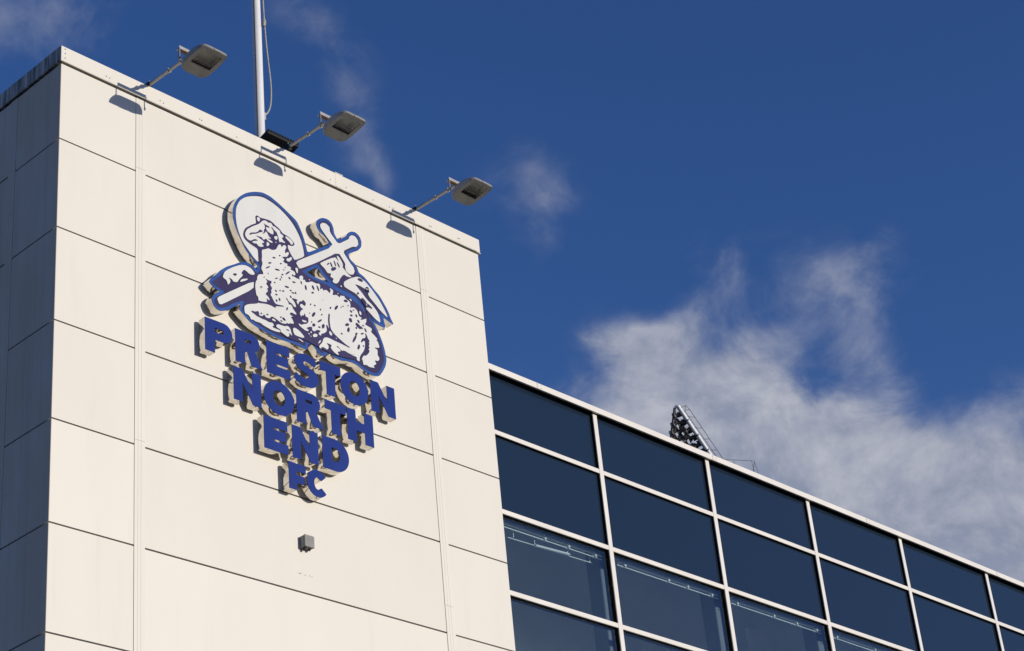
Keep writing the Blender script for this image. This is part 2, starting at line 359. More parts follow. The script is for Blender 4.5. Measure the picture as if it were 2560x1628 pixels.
ART_FLAG = [[(2.234,-2.414),(2.269,-2.333),(2.387,-2.234),(2.511,-2.156),(2.595,-2.131),(2.677,-2.144),(2.731,-2.193),(2.716,-2.224),(2.647,-2.237),(2.592,-2.207),(2.558,-2.205),(2.515,-2.273),(2.549,-2.286),(2.478,-2.374),(2.456,-2.419),(2.395,-2.435),(2.369,-2.408),(2.321,-2.4),(2.354,-2.444),(2.312,-2.515),(2.293,-2.454),(2.24,-2.437)],
[(2.491,-2.406),(2.52,-2.352),(2.631,-2.305),(2.588,-2.348)],
[(3.817,-1.634),(4.066,-1.454),(4.11,-1.484),(4.21,-1.579),(4.297,-1.64),(4.349,-1.657),(4.264,-1.678),(4.204,-1.663),(4.138,-1.751),(4.112,-1.813),(4.057,-1.859),(4.001,-1.847),(4.031,-1.79),(3.968,-1.787),(3.993,-1.728),(3.929,-1.749),(3.887,-1.699),(3.815,-1.661)],
[(4.095,-1.43),(4.132,-1.42),(4.199,-1.503),(4.199,-1.563),(4.152,-1.534)],
[(4.341,-1.666),(4.468,-1.596),(4.588,-1.639),(4.705,-1.729),(4.807,-1.826),(4.891,-1.941),(4.952,-2.052),(4.825,-1.991),(4.723,-1.908),(4.635,-1.847),(4.611,-1.796),(4.656,-1.76),(4.55,-1.746),(4.474,-1.734),(4.385,-1.74),(4.425,-1.767),(4.498,-1.82),(4.585,-1.898),(4.688,-1.953),(4.775,-2.035),(4.811,-2.173),(4.72,-2.146),(4.618,-2.077),(4.559,-2.039),(4.551,-1.943),(4.461,-1.923),(4.403,-1.878),(4.282,-1.862),(4.2,-1.846),(4.197,-1.782),(4.261,-1.725)]]
ART_CREASE = [[(2.66,-1.661),(2.675,-1.637),(2.715,-1.615),(2.766,-1.597),(2.806,-1.563),(2.83,-1.524),(2.877,-1.528),(2.872,-1.547),(2.831,-1.567),(2.78,-1.608),(2.7,-1.643),(2.674,-1.669)],
[(2.889,-1.407),(2.926,-1.42),(2.977,-1.421),(2.993,-1.442),(2.966,-1.446),(2.936,-1.444),(2.932,-1.477),(2.953,-1.506),(2.998,-1.52),(3.038,-1.521),(3.052,-1.504),(3.051,-1.458),(3.031,-1.438),(3.014,-1.427),(3.027,-1.415),(3.042,-1.425),(3.066,-1.448),(3.101,-1.462),(3.115,-1.493),(3.129,-1.529),(3.135,-1.573),(3.151,-1.598),(3.109,-1.647),(3.006,-1.716),(2.976,-1.716),(2.98,-1.678),(2.958,-1.662),(2.93,-1.672),(2.936,-1.709),(2.905,-1.746),(2.879,-1.76),(2.885,-1.742),(2.851,-1.719),(2.902,-1.69),(2.872,-1.669),(2.823,-1.657),(2.779,-1.647),(2.769,-1.636),(2.809,-1.637),(2.859,-1.627),(2.871,-1.652),(2.893,-1.652),(2.927,-1.621),(2.948,-1.64),(2.988,-1.652),(3.028,-1.648),(3.034,-1.63),(3.004,-1.619),(2.959,-1.613),(2.96,-1.606),(3.005,-1.598),(3.006,-1.584),(2.981,-1.577),(2.957,-1.541),(2.938,-1.516),(2.923,-1.52),(2.907,-1.551),(2.876,-1.57),(2.869,-1.564),(2.896,-1.544),(2.899,-1.495),(2.917,-1.483),(2.914,-1.43)],
[(2.692,-1.74),(2.737,-1.701),(2.777,-1.693),(2.794,-1.707),(2.767,-1.714),(2.706,-1.748)],
[(2.893,-2.199),(2.927,-2.218),(2.982,-2.209),(2.996,-2.224),(2.965,-2.271),(3,-2.307),(2.977,-2.347),(2.988,-2.374),(2.964,-2.409),(2.983,-2.428),(3.011,-2.472),(3.035,-2.507),(3.074,-2.511),(3.174,-2.493),(3.176,-2.506),(3.073,-2.536),(3.043,-2.546),(3.044,-2.571),(3.022,-2.569),(2.973,-2.56),(2.914,-2.563),(2.85,-2.575),(2.771,-2.598),(2.773,-2.557),(2.826,-2.557),(2.915,-2.534),(2.902,-2.489),(2.92,-2.487),(2.941,-2.503),(2.954,-2.479),(2.928,-2.448),(2.885,-2.428),(2.936,-2.368),(2.901,-2.383),(2.936,-2.366),(2.913,-2.343),(2.946,-2.316),(2.9,-2.272),(2.931,-2.246)],
[(3.21,-2.365),(3.23,-2.363),(3.258,-2.406),(3.308,-2.415),(3.341,-2.45),(3.379,-2.441),(3.359,-2.383),(3.316,-2.345),(3.314,-2.332),(3.398,-2.325),(3.402,-2.337),(3.381,-2.353),(3.409,-2.401),(3.433,-2.335),(3.474,-2.325),(3.49,-2.292),(3.542,-2.327),(3.517,-2.381),(3.472,-2.356),(3.436,-2.383),(3.444,-2.416),(3.494,-2.429),(3.457,-2.455),(3.427,-2.506),(3.452,-2.555),(3.464,-2.52),(3.494,-2.522),(3.509,-2.473),(3.525,-2.525),(3.565,-2.52),(3.567,-2.586),(3.53,-2.628),(3.494,-2.634),(3.457,-2.664),(3.437,-2.662),(3.402,-2.656),(3.411,-2.684),(3.465,-2.71),(3.515,-2.724),(3.543,-2.721),(3.566,-2.709),(3.561,-2.693),(3.523,-2.683),(3.598,-2.636),(3.627,-2.644),(3.617,-2.677),(3.658,-2.689),(3.703,-2.646),(3.768,-2.64),(3.717,-2.698),(3.763,-2.716),(3.77,-2.68),(3.822,-2.655),(3.872,-2.604),(3.855,-2.532),(3.873,-2.515),(3.909,-2.573),(3.891,-2.471),(3.905,-2.346),(3.931,-2.341),(3.918,-2.439),(3.931,-2.554),(3.972,-2.6),(4.039,-2.637),(4.115,-2.671),(4.174,-2.696),(4.245,-2.713),(4.224,-2.731),(4.121,-2.721),(3.982,-2.712),(3.914,-2.705),(3.845,-2.71),(3.792,-2.743),(3.78,-2.799),(3.716,-2.875),(3.732,-2.904),(3.785,-2.859),(3.848,-2.885),(3.876,-2.848),(3.873,-2.811),(3.836,-2.786),(3.909,-2.785),(3.932,-2.799),(3.907,-2.831),(3.973,-2.876),(4.045,-2.889),(4.017,-2.852),(4.072,-2.834),(4.072,-2.804),(4.008,-2.785),(4.022,-2.765),(4.097,-2.818),(4.133,-2.795),(4.236,-2.816),(4.359,-2.817),(4.303,-2.869),(3.953,-2.918),(3.615,-2.876),(3.464,-2.854),(3.43,-2.91),(3.254,-2.935),(3.108,-2.893),(3.104,-2.864),(3.08,-2.859),(3.021,-2.862),(2.977,-2.856),(3.01,-2.823),(2.989,-2.795),(2.93,-2.807),(2.876,-2.795),(2.828,-2.799),(2.779,-2.79),(2.741,-2.79),(2.712,-2.774),(2.679,-2.766),(2.655,-2.755),(2.67,-2.737),(2.718,-2.737),(2.753,-2.712),(2.777,-2.721),(2.778,-2.769),(2.834,-2.758),(2.85,-2.726),(2.874,-2.739),(2.88,-2.759),(2.941,-2.753),(2.975,-2.708),(3.046,-2.721),(3.123,-2.753),(3.203,-2.738),(3.214,-2.713),(3.234,-2.728),(3.26,-2.706),(3.334,-2.695),(3.308,-2.636),(3.279,-2.616),(3.32,-2.588),(3.28,-2.589),(3.266,-2.567),(3.292,-2.542),(3.372,-2.553),(3.378,-2.532),(3.325,-2.484),(3.316,-2.461),(3.297,-2.432),(3.261,-2.444),(3.248,-2.409)],
[(4.511,-2.42),(4.537,-2.422),(4.56,-2.475),(4.593,-2.517),(4.57,-2.533),(4.586,-2.55),(4.566,-2.587),(4.586,-2.61),(4.558,-2.631),(4.58,-2.654),(4.553,-2.704),(4.505,-2.75),(4.469,-2.754),(4.439,-2.809),(4.395,-2.864),(4.405,-2.783),(4.483,-2.682),(4.507,-2.599),(4.507,-2.539),(4.484,-2.539),(4.441,-2.585),(4.439,-2.554),(4.469,-2.506),(4.515,-2.491),(4.526,-2.449)],
[(3.979,-1.665),(4.057,-1.603),(4.089,-1.627),(4.014,-1.694)]]
ART_ISLAND = [[(3.055,-1.542),(3.104,-1.52),(3.113,-1.54),(3.094,-1.584),(3.061,-1.578)],
[(3.071,-1.619),(3.08,-1.611),(3.091,-1.616),(3.079,-1.632)],
[(2.968,-2.763),(2.991,-2.735),(3.035,-2.753),(3.024,-2.77)],
[(3.035,-2.818),(3.063,-2.791),(3.112,-2.787),(3.172,-2.784),(3.222,-2.76),(3.261,-2.784),(3.274,-2.832),(3.289,-2.879),(3.258,-2.86),(3.233,-2.855),(3.242,-2.891),(3.215,-2.918),(3.157,-2.898),(3.108,-2.884),(3.105,-2.851),(3.046,-2.841)],
[(3.302,-2.766),(3.338,-2.745),(3.407,-2.765),(3.485,-2.822),(3.468,-2.847),(3.333,-2.852),(3.309,-2.82)],
[(3.384,-2.878),(3.436,-2.886),(3.468,-2.902),(3.45,-2.908),(3.391,-2.889)],
[(3.546,-2.746),(3.575,-2.747),(3.565,-2.77)],
[(3.588,-2.711),(3.611,-2.707),(3.605,-2.733),(3.588,-2.731)],
[(3.582,-2.77),(3.599,-2.772),(3.594,-2.797)],
[(3.621,-2.757),(3.648,-2.722),(3.7,-2.712),(3.698,-2.749),(3.637,-2.777)],
[(3.894,-2.604),(3.92,-2.599),(3.949,-2.623),(3.938,-2.654),(3.908,-2.652)],
[(3.706,-2.838),(3.729,-2.794),(3.756,-2.777),(3.745,-2.81),(3.714,-2.839)],
[(4.002,-2.668),(4.015,-2.658),(4.022,-2.667),(4.01,-2.679)],
[(3.454,-2.592),(3.486,-2.589),(3.53,-2.585),(3.527,-2.608),(3.468,-2.618)],
[(3.791,-2.751),(3.819,-2.719),(3.862,-2.704),(3.914,-2.705),(3.982,-2.712),(4.069,-2.716),(4.155,-2.724),(4.224,-2.731),(4.311,-2.755),(4.325,-2.794),(4.236,-2.816),(4.133,-2.795),(4.097,-2.818),(4.022,-2.765),(4.008,-2.785),(4.072,-2.804),(4.072,-2.834),(4.017,-2.852),(4.045,-2.889),(4.014,-2.897),(3.956,-2.873),(3.907,-2.831),(3.932,-2.799),(3.909,-2.785),(3.836,-2.786),(3.877,-2.818),(3.875,-2.851),(3.848,-2.883),(3.785,-2.859),(3.732,-2.904),(3.716,-2.875),(3.78,-2.799)],
[(3.245,-1.789),(3.286,-1.776),(3.313,-1.743),(3.335,-1.751),(3.329,-1.778),(3.283,-1.829),(3.243,-1.826)],
[(3.38,-1.882),(3.404,-1.864),(3.429,-1.875),(3.415,-1.953),(3.391,-1.926)],
[(3.599,-1.96),(3.62,-1.964),(3.617,-1.974),(3.601,-1.971)],
[(4.073,-1.989),(4.092,-1.989),(4.088,-2.002),(4.075,-2.002)],
[(4.271,-2.006),(4.301,-1.995),(4.315,-2.018),(4.294,-2.03)],
[(4.129,-1.861),(4.151,-1.851),(4.157,-1.871),(4.138,-1.878)],
[(4.438,-2.121),(4.464,-2.127),(4.47,-2.171),(4.447,-2.179),(4.431,-2.154)]]
ART_IMARK = [[(3.19,-2.817),(3.225,-2.81),(3.252,-2.829),(3.199,-2.828)]]
ART_FLECK = [[(3.149,-1.785),(3.147,-1.793),(3.14,-1.8),(3.132,-1.801),(3.128,-1.797),(3.127,-1.79),(3.133,-1.782),(3.141,-1.779),(3.149,-1.778)],
[(3.069,-1.852),(3.063,-1.859),(3.047,-1.865),(3.03,-1.866),(3.019,-1.863),(3.02,-1.855),(3.034,-1.847),(3.053,-1.845),(3.069,-1.845)],
[(3,-1.947),(2.992,-1.958),(2.977,-1.966),(2.96,-1.974),(2.952,-1.969),(2.952,-1.961),(2.961,-1.95),(2.979,-1.943),(2.993,-1.942)],
[(2.977,-2.003),(2.965,-2.019),(2.95,-2.036),(2.926,-2.053),(2.911,-2.058),(2.903,-2.057),(2.915,-2.041),(2.94,-2.021),(2.964,-2.006)],
[(3.165,-1.896),(3.163,-1.903),(3.154,-1.91),(3.145,-1.911),(3.137,-1.91),(3.138,-1.902),(3.145,-1.894),(3.155,-1.889),(3.162,-1.89)],
[(3.131,-2.007),(3.119,-2.016),(3.092,-2.02),(3.064,-2.023),(3.053,-2.017),(3.055,-2.009),(3.075,-2.003),(3.101,-1.998),(3.12,-2.001)],
[(3.231,-1.925),(3.227,-1.93),(3.222,-1.934),(3.216,-1.936),(3.212,-1.934),(3.213,-1.93),(3.217,-1.926),(3.223,-1.922),(3.228,-1.922)],
[(3.204,-1.97),(3.202,-1.976),(3.195,-1.98),(3.188,-1.983),(3.185,-1.979),(3.183,-1.975),(3.189,-1.97),(3.196,-1.966),(3.203,-1.966)],
[(3.299,-1.954),(3.294,-1.969),(3.268,-1.997),(3.243,-2.021),(3.225,-2.03),(3.22,-2.027),(3.232,-2.008),(3.255,-1.981),(3.279,-1.966)],
[(2.948,-2.118),(2.946,-2.123),(2.942,-2.128),(2.936,-2.13),(2.933,-2.126),(2.934,-2.12),(2.937,-2.115),(2.942,-2.112),(2.946,-2.114)],
[(3.185,-2.051),(3.178,-2.058),(3.168,-2.063),(3.159,-2.063),(3.155,-2.056),(3.158,-2.048),(3.167,-2.042),(3.177,-2.041),(3.184,-2.044)],
[(3.094,-2.132),(3.09,-2.139),(3.076,-2.148),(3.058,-2.154),(3.049,-2.152),(3.052,-2.145),(3.06,-2.137),(3.076,-2.131),(3.092,-2.127)],
[(3.14,-2.131),(3.138,-2.143),(3.133,-2.152),(3.127,-2.15),(3.124,-2.142),(3.125,-2.131),(3.128,-2.121),(3.134,-2.119),(3.139,-2.121)],
[(3.159,-2.089),(3.162,-2.097),(3.162,-2.103),(3.158,-2.105),(3.151,-2.102),(3.146,-2.095),(3.144,-2.088),(3.147,-2.083),(3.153,-2.085)],
[(3.293,-2.052),(3.298,-2.061),(3.296,-2.07),(3.29,-2.076),(3.279,-2.072),(3.27,-2.065),(3.267,-2.054),(3.274,-2.048),(3.282,-2.046)],
[(3.052,-2.215),(3.047,-2.22),(3.038,-2.219),(3.032,-2.215),(3.029,-2.21),(3.033,-2.204),(3.041,-2.201),(3.049,-2.204),(3.053,-2.21)],
[(3.385,-2.092),(3.37,-2.099),(3.353,-2.103),(3.336,-2.103),(3.326,-2.098),(3.329,-2.091),(3.342,-2.085),(3.363,-2.082),(3.375,-2.087)],
[(3.482,-2.049),(3.486,-2.063),(3.485,-2.074),(3.478,-2.077),(3.47,-2.065),(3.464,-2.052),(3.462,-2.038),(3.468,-2.036),(3.475,-2.036)],
[(3.269,-2.203),(3.262,-2.211),(3.236,-2.216),(3.211,-2.214),(3.202,-2.207),(3.205,-2.2),(3.22,-2.194),(3.247,-2.191),(3.264,-2.196)],
[(3.559,-2.095),(3.56,-2.12),(3.555,-2.134),(3.546,-2.138),(3.537,-2.12),(3.532,-2.097),(3.532,-2.073),(3.541,-2.066),(3.551,-2.072)],
[(3.681,-2.047),(3.687,-2.066),(3.688,-2.082),(3.679,-2.088),(3.664,-2.074),(3.65,-2.053),(3.651,-2.037),(3.655,-2.026),(3.667,-2.028)],
[(3.758,-2.029),(3.766,-2.054),(3.767,-2.071),(3.759,-2.073),(3.744,-2.055),(3.733,-2.03),(3.728,-2.009),(3.732,-1.999),(3.744,-2.01)],
[(2.822,-2.36),(2.824,-2.368),(2.821,-2.375),(2.815,-2.378),(2.809,-2.374),(2.804,-2.368),(2.804,-2.36),(2.809,-2.355),(2.816,-2.354)],
[(3.064,-2.319),(3.068,-2.329),(3.067,-2.338),(3.06,-2.338),(3.052,-2.336),(3.046,-2.325),(3.044,-2.314),(3.05,-2.311),(3.057,-2.312)],
[(3.136,-2.301),(3.129,-2.304),(3.121,-2.304),(3.113,-2.301),(3.109,-2.297),(3.114,-2.293),(3.12,-2.29),(3.129,-2.291),(3.135,-2.296)],
[(3.188,-2.284),(3.185,-2.291),(3.172,-2.295),(3.161,-2.294),(3.155,-2.289),(3.159,-2.282),(3.167,-2.275),(3.18,-2.275),(3.19,-2.277)],
[(3.311,-2.234),(3.307,-2.24),(3.295,-2.243),(3.282,-2.241),(3.28,-2.235),(3.281,-2.23),(3.29,-2.225),(3.302,-2.226),(3.311,-2.229)],
[(3.354,-2.256),(3.346,-2.261),(3.33,-2.263),(3.315,-2.261),(3.307,-2.256),(3.311,-2.251),(3.322,-2.247),(3.338,-2.247),(3.351,-2.25)],
[(3.383,-2.234),(3.386,-2.243),(3.384,-2.251),(3.378,-2.257),(3.369,-2.251),(3.363,-2.244),(3.363,-2.236),(3.366,-2.227),(3.375,-2.226)],
[(3.675,-2.136),(3.667,-2.143),(3.654,-2.147),(3.642,-2.146),(3.637,-2.138),(3.64,-2.129),(3.654,-2.123),(3.668,-2.12),(3.676,-2.127)],
[(2.883,-2.192),(2.881,-2.198),(2.875,-2.202),(2.869,-2.203),(2.865,-2.201),(2.865,-2.196),(2.87,-2.192),(2.875,-2.188),(2.881,-2.188)],
[(3.081,-2.378),(3.07,-2.383),(3.059,-2.386),(3.047,-2.384),(3.042,-2.379),(3.045,-2.373),(3.053,-2.367),(3.068,-2.366),(3.078,-2.371)],
[(3.237,-2.515),(3.231,-2.53),(3.222,-2.541),(3.214,-2.54),(3.214,-2.526),(3.217,-2.512),(3.224,-2.496),(3.233,-2.494),(3.238,-2.5)],
[(2.822,-2.725),(2.819,-2.734),(2.812,-2.741),(2.805,-2.741),(2.801,-2.736),(2.802,-2.728),(2.805,-2.719),(2.813,-2.718),(2.819,-2.718)],
[(2.921,-2.713),(2.912,-2.719),(2.903,-2.72),(2.894,-2.719),(2.892,-2.712),(2.896,-2.705),(2.905,-2.7),(2.916,-2.699),(2.919,-2.706)],
[(3.13,-2.664),(3.129,-2.672),(3.128,-2.68),(3.12,-2.683),(3.112,-2.684),(3.11,-2.677),(3.109,-2.671),(3.115,-2.664),(3.123,-2.662)],
[(3.145,-2.728),(3.136,-2.731),(3.125,-2.732),(3.114,-2.728),(3.112,-2.722),(3.112,-2.715),(3.124,-2.714),(3.135,-2.716),(3.142,-2.722)],
[(3.182,-2.671),(3.192,-2.684),(3.196,-2.695),(3.187,-2.701),(3.17,-2.699),(3.151,-2.691),(3.143,-2.677),(3.145,-2.666),(3.162,-2.664)],
[(3.07,-2.455),(3.073,-2.467),(3.069,-2.475),(3.063,-2.477),(3.055,-2.473),(3.049,-2.46),(3.051,-2.449),(3.056,-2.443),(3.064,-2.443)],
[(3.12,-2.421),(3.121,-2.436),(3.119,-2.445),(3.113,-2.451),(3.104,-2.441),(3.098,-2.426),(3.097,-2.412),(3.102,-2.404),(3.111,-2.411)],
[(3.3,-2.318),(3.306,-2.33),(3.304,-2.338),(3.298,-2.34),(3.289,-2.335),(3.281,-2.326),(3.279,-2.316),(3.281,-2.309),(3.29,-2.309)],
[(3.694,-2.314),(3.687,-2.32),(3.678,-2.317),(3.669,-2.313),(3.671,-2.306),(3.676,-2.3),(3.684,-2.297),(3.692,-2.301),(3.695,-2.307)],
[(3.622,-2.315),(3.621,-2.325),(3.615,-2.33),(3.61,-2.33),(3.605,-2.326),(3.606,-2.315),(3.611,-2.307),(3.616,-2.304),(3.622,-2.305)],
[(3.957,-2.245),(3.954,-2.257),(3.946,-2.265),(3.938,-2.266),(3.932,-2.26),(3.934,-2.247),(3.941,-2.238),(3.948,-2.234),(3.955,-2.235)],
[(4.062,-2.214),(4.042,-2.24),(4.022,-2.254),(4.016,-2.242),(4.019,-2.222),(4.035,-2.196),(4.054,-2.176),(4.068,-2.174),(4.075,-2.185)],
[(4.136,-2.174),(4.134,-2.18),(4.13,-2.185),(4.124,-2.185),(4.121,-2.182),(4.119,-2.177),(4.124,-2.171),(4.13,-2.169),(4.135,-2.17)],
[(4.173,-2.148),(4.17,-2.154),(4.162,-2.159),(4.154,-2.161),(4.149,-2.159),(4.149,-2.153),(4.156,-2.147),(4.164,-2.142),(4.169,-2.144)],
[(3.785,-2.332),(3.782,-2.341),(3.777,-2.348),(3.769,-2.351),(3.766,-2.344),(3.766,-2.334),(3.771,-2.324),(3.778,-2.321),(3.783,-2.325)],
[(3.598,-2.448),(3.597,-2.453),(3.591,-2.457),(3.586,-2.458),(3.583,-2.456),(3.582,-2.451),(3.586,-2.445),(3.592,-2.443),(3.597,-2.444)],
[(3.677,-2.447),(3.658,-2.474),(3.638,-2.487),(3.628,-2.479),(3.63,-2.457),(3.648,-2.424),(3.669,-2.411),(3.685,-2.404),(3.685,-2.422)],
[(3.802,-2.404),(3.797,-2.411),(3.788,-2.413),(3.782,-2.41),(3.782,-2.404),(3.783,-2.397),(3.792,-2.393),(3.799,-2.394),(3.804,-2.397)],
[(3.787,-2.473),(3.786,-2.484),(3.771,-2.506),(3.744,-2.526),(3.724,-2.536),(3.715,-2.534),(3.725,-2.515),(3.751,-2.489),(3.774,-2.475)],
[(3.675,-2.591),(3.671,-2.608),(3.654,-2.621),(3.637,-2.622),(3.629,-2.614),(3.628,-2.599),(3.637,-2.58),(3.656,-2.577),(3.672,-2.576)],
[(3.759,-2.601),(3.75,-2.607),(3.737,-2.608),(3.725,-2.606),(3.724,-2.599),(3.726,-2.592),(3.737,-2.588),(3.75,-2.587),(3.759,-2.593)],
[(3.831,-2.552),(3.822,-2.576),(3.808,-2.595),(3.792,-2.598),(3.785,-2.579),(3.786,-2.556),(3.798,-2.537),(3.811,-2.529),(3.826,-2.53)],
[(3.626,-2.563),(3.624,-2.571),(3.619,-2.575),(3.613,-2.578),(3.61,-2.573),(3.61,-2.564),(3.615,-2.558),(3.62,-2.554),(3.625,-2.556)],
[(4.247,-2.389),(4.238,-2.407),(4.215,-2.418),(4.194,-2.425),(4.183,-2.418),(4.182,-2.406),(4.194,-2.389),(4.219,-2.377),(4.241,-2.376)],
[(4.298,-2.298),(4.303,-2.317),(4.296,-2.338),(4.278,-2.342),(4.262,-2.333),(4.251,-2.315),(4.255,-2.291),(4.272,-2.283),(4.288,-2.281)],
[(4.252,-2.459),(4.247,-2.483),(4.234,-2.502),(4.221,-2.499),(4.21,-2.487),(4.215,-2.46),(4.225,-2.44),(4.239,-2.426),(4.25,-2.438)],
[(4.12,-2.556),(4.129,-2.563),(4.126,-2.57),(4.119,-2.574),(4.11,-2.574),(4.103,-2.567),(4.097,-2.559),(4.103,-2.554),(4.111,-2.553)],
[(4.352,-2.557),(4.324,-2.6),(4.298,-2.63),(4.29,-2.62),(4.303,-2.579),(4.329,-2.535),(4.355,-2.495),(4.365,-2.498),(4.363,-2.52)],
[(4.384,-2.475),(4.376,-2.488),(4.366,-2.5),(4.354,-2.5),(4.346,-2.494),(4.348,-2.481),(4.356,-2.467),(4.369,-2.462),(4.38,-2.463)],
[(4.413,-2.656),(4.4,-2.685),(4.384,-2.701),(4.373,-2.697),(4.369,-2.679),(4.379,-2.65),(4.392,-2.626),(4.406,-2.616),(4.412,-2.632)],
[(4.38,-2.386),(4.381,-2.396),(4.379,-2.407),(4.371,-2.41),(4.362,-2.405),(4.358,-2.394),(4.359,-2.383),(4.367,-2.379),(4.375,-2.376)],
[(4.427,-2.334),(4.452,-2.358),(4.449,-2.377),(4.438,-2.391),(4.406,-2.378),(4.372,-2.361),(4.36,-2.335),(4.37,-2.319),(4.395,-2.317)],
[(4.426,-2.273),(4.434,-2.288),(4.43,-2.299),(4.421,-2.305),(4.407,-2.299),(4.397,-2.285),(4.393,-2.27),(4.401,-2.263),(4.413,-2.264)],
[(4.491,-2.434),(4.488,-2.444),(4.469,-2.454),(4.45,-2.458),(4.441,-2.455),(4.442,-2.448),(4.452,-2.438),(4.47,-2.43),(4.488,-2.427)],
[(4.317,-2.239),(4.309,-2.247),(4.293,-2.25),(4.278,-2.246),(4.276,-2.237),(4.28,-2.229),(4.293,-2.224),(4.308,-2.224),(4.315,-2.231)],
[(4.395,-2.205),(4.396,-2.22),(4.393,-2.233),(4.384,-2.234),(4.375,-2.226),(4.368,-2.213),(4.369,-2.199),(4.376,-2.19),(4.386,-2.195)],
[(4.305,-2.169),(4.314,-2.179),(4.313,-2.188),(4.306,-2.194),(4.293,-2.193),(4.282,-2.183),(4.275,-2.172),(4.279,-2.163),(4.293,-2.165)],
[(4.353,-2.14),(4.349,-2.146),(4.34,-2.152),(4.33,-2.155),(4.323,-2.153),(4.325,-2.147),(4.331,-2.141),(4.341,-2.136),(4.352,-2.134)],
[(4.247,-2.058),(4.23,-2.068),(4.208,-2.076),(4.188,-2.069),(4.18,-2.06),(4.183,-2.049),(4.201,-2.039),(4.228,-2.036),(4.244,-2.046)],
[(4.257,-2.107),(4.255,-2.114),(4.248,-2.118),(4.241,-2.122),(4.238,-2.117),(4.239,-2.111),(4.243,-2.104),(4.25,-2.099),(4.257,-2.1)],
[(4.471,-2.353),(4.483,-2.369),(4.482,-2.382),(4.47,-2.383),(4.458,-2.374),(4.447,-2.362),(4.442,-2.347),(4.448,-2.341),(4.459,-2.343)],
[(4.498,-2.31),(4.506,-2.317),(4.502,-2.323),(4.499,-2.329),(4.489,-2.326),(4.48,-2.321),(4.477,-2.313),(4.48,-2.306),(4.489,-2.307)],
[(4.537,-2.366),(4.545,-2.384),(4.544,-2.397),(4.535,-2.398),(4.523,-2.387),(4.514,-2.371),(4.509,-2.354),(4.513,-2.343),(4.525,-2.348)],
[(4.484,-2.614),(4.482,-2.623),(4.475,-2.63),(4.469,-2.629),(4.466,-2.624),(4.465,-2.616),(4.47,-2.608),(4.477,-2.605),(4.484,-2.606)],
[(3.964,-1.587),(3.965,-1.596),(3.955,-1.609),(3.942,-1.621),(3.927,-1.628),(3.926,-1.619),(3.93,-1.608),(3.941,-1.596),(3.955,-1.586)],
[(4.007,-1.592),(4.015,-1.618),(4.016,-1.638),(4.007,-1.636),(3.994,-1.618),(3.983,-1.592),(3.979,-1.57),(3.985,-1.566),(3.995,-1.573)],
[(4.068,-1.55),(4.076,-1.576),(4.078,-1.594),(4.071,-1.595),(4.058,-1.575),(4.048,-1.547),(4.043,-1.525),(4.046,-1.519),(4.055,-1.524)],
[(4.128,-1.553),(4.138,-1.577),(4.142,-1.593),(4.134,-1.591),(4.12,-1.578),(4.106,-1.553),(4.095,-1.527),(4.101,-1.524),(4.112,-1.53)],
[(4.535,-1.649),(4.518,-1.663),(4.483,-1.665),(4.45,-1.659),(4.44,-1.643),(4.454,-1.631),(4.476,-1.622),(4.509,-1.622),(4.529,-1.634)],
[(4.631,-1.764),(4.612,-1.772),(4.591,-1.777),(4.576,-1.766),(4.568,-1.75),(4.585,-1.738),(4.604,-1.73),(4.626,-1.732),(4.634,-1.747)],
[(2.443,-2.327),(2.432,-2.339),(2.416,-2.344),(2.401,-2.344),(2.39,-2.336),(2.396,-2.322),(2.412,-2.313),(2.43,-2.308),(2.444,-2.314)],
[(4.452,-1.858),(4.445,-1.871),(4.436,-1.879),(4.423,-1.885),(4.419,-1.876),(4.417,-1.865),(4.426,-1.852),(4.439,-1.845),(4.446,-1.851)],
[(4.569,-1.945),(4.594,-1.991),(4.587,-2.016),(4.57,-2.03),(4.535,-2),(4.499,-1.966),(4.491,-1.928),(4.498,-1.903),(4.53,-1.91)],
[(4.632,-1.975),(4.668,-1.995),(4.664,-2.014),(4.648,-2.023),(4.617,-2.021),(4.584,-2.002),(4.561,-1.979),(4.573,-1.965),(4.597,-1.959)],
[(3.828,-2.176),(3.827,-2.179),(3.824,-2.181),(3.821,-2.182),(3.818,-2.181),(3.818,-2.178),(3.821,-2.174),(3.824,-2.173),(3.827,-2.173)],
[(2.838,-2.355),(2.835,-2.369),(2.825,-2.379),(2.814,-2.378),(2.807,-2.372),(2.808,-2.36),(2.815,-2.347),(2.826,-2.341),(2.834,-2.345)],
[(4.625,-1.728),(4.613,-1.743),(4.593,-1.75),(4.572,-1.751),(4.57,-1.737),(4.576,-1.724),(4.591,-1.71),(4.611,-1.707),(4.627,-1.713)]]
# wall panels: coated off-white metal, faintly uneven, finest horizontal rolling marks
CREAM1, CREAM2 = (0.732, 0.690, 0.603), (0.756, 0.715, 0.628)
panel_m = new_mat("cream_panel_coating", CREAM1, 0.5, spec=0.3)
mx_, mp_ = add_noise_color(panel_m, CREAM1, CREAM2, (1, 1, 0.35), 1.3, 5, 0.3, 0.7)
add_bump(panel_m, (0.7, 0.7, 0.7), 1.1, 0.25, 0.02, 2)
add_bump(panel_m, (1, 1, 1), 9.0, 0.10, 0.0006, wave=True)


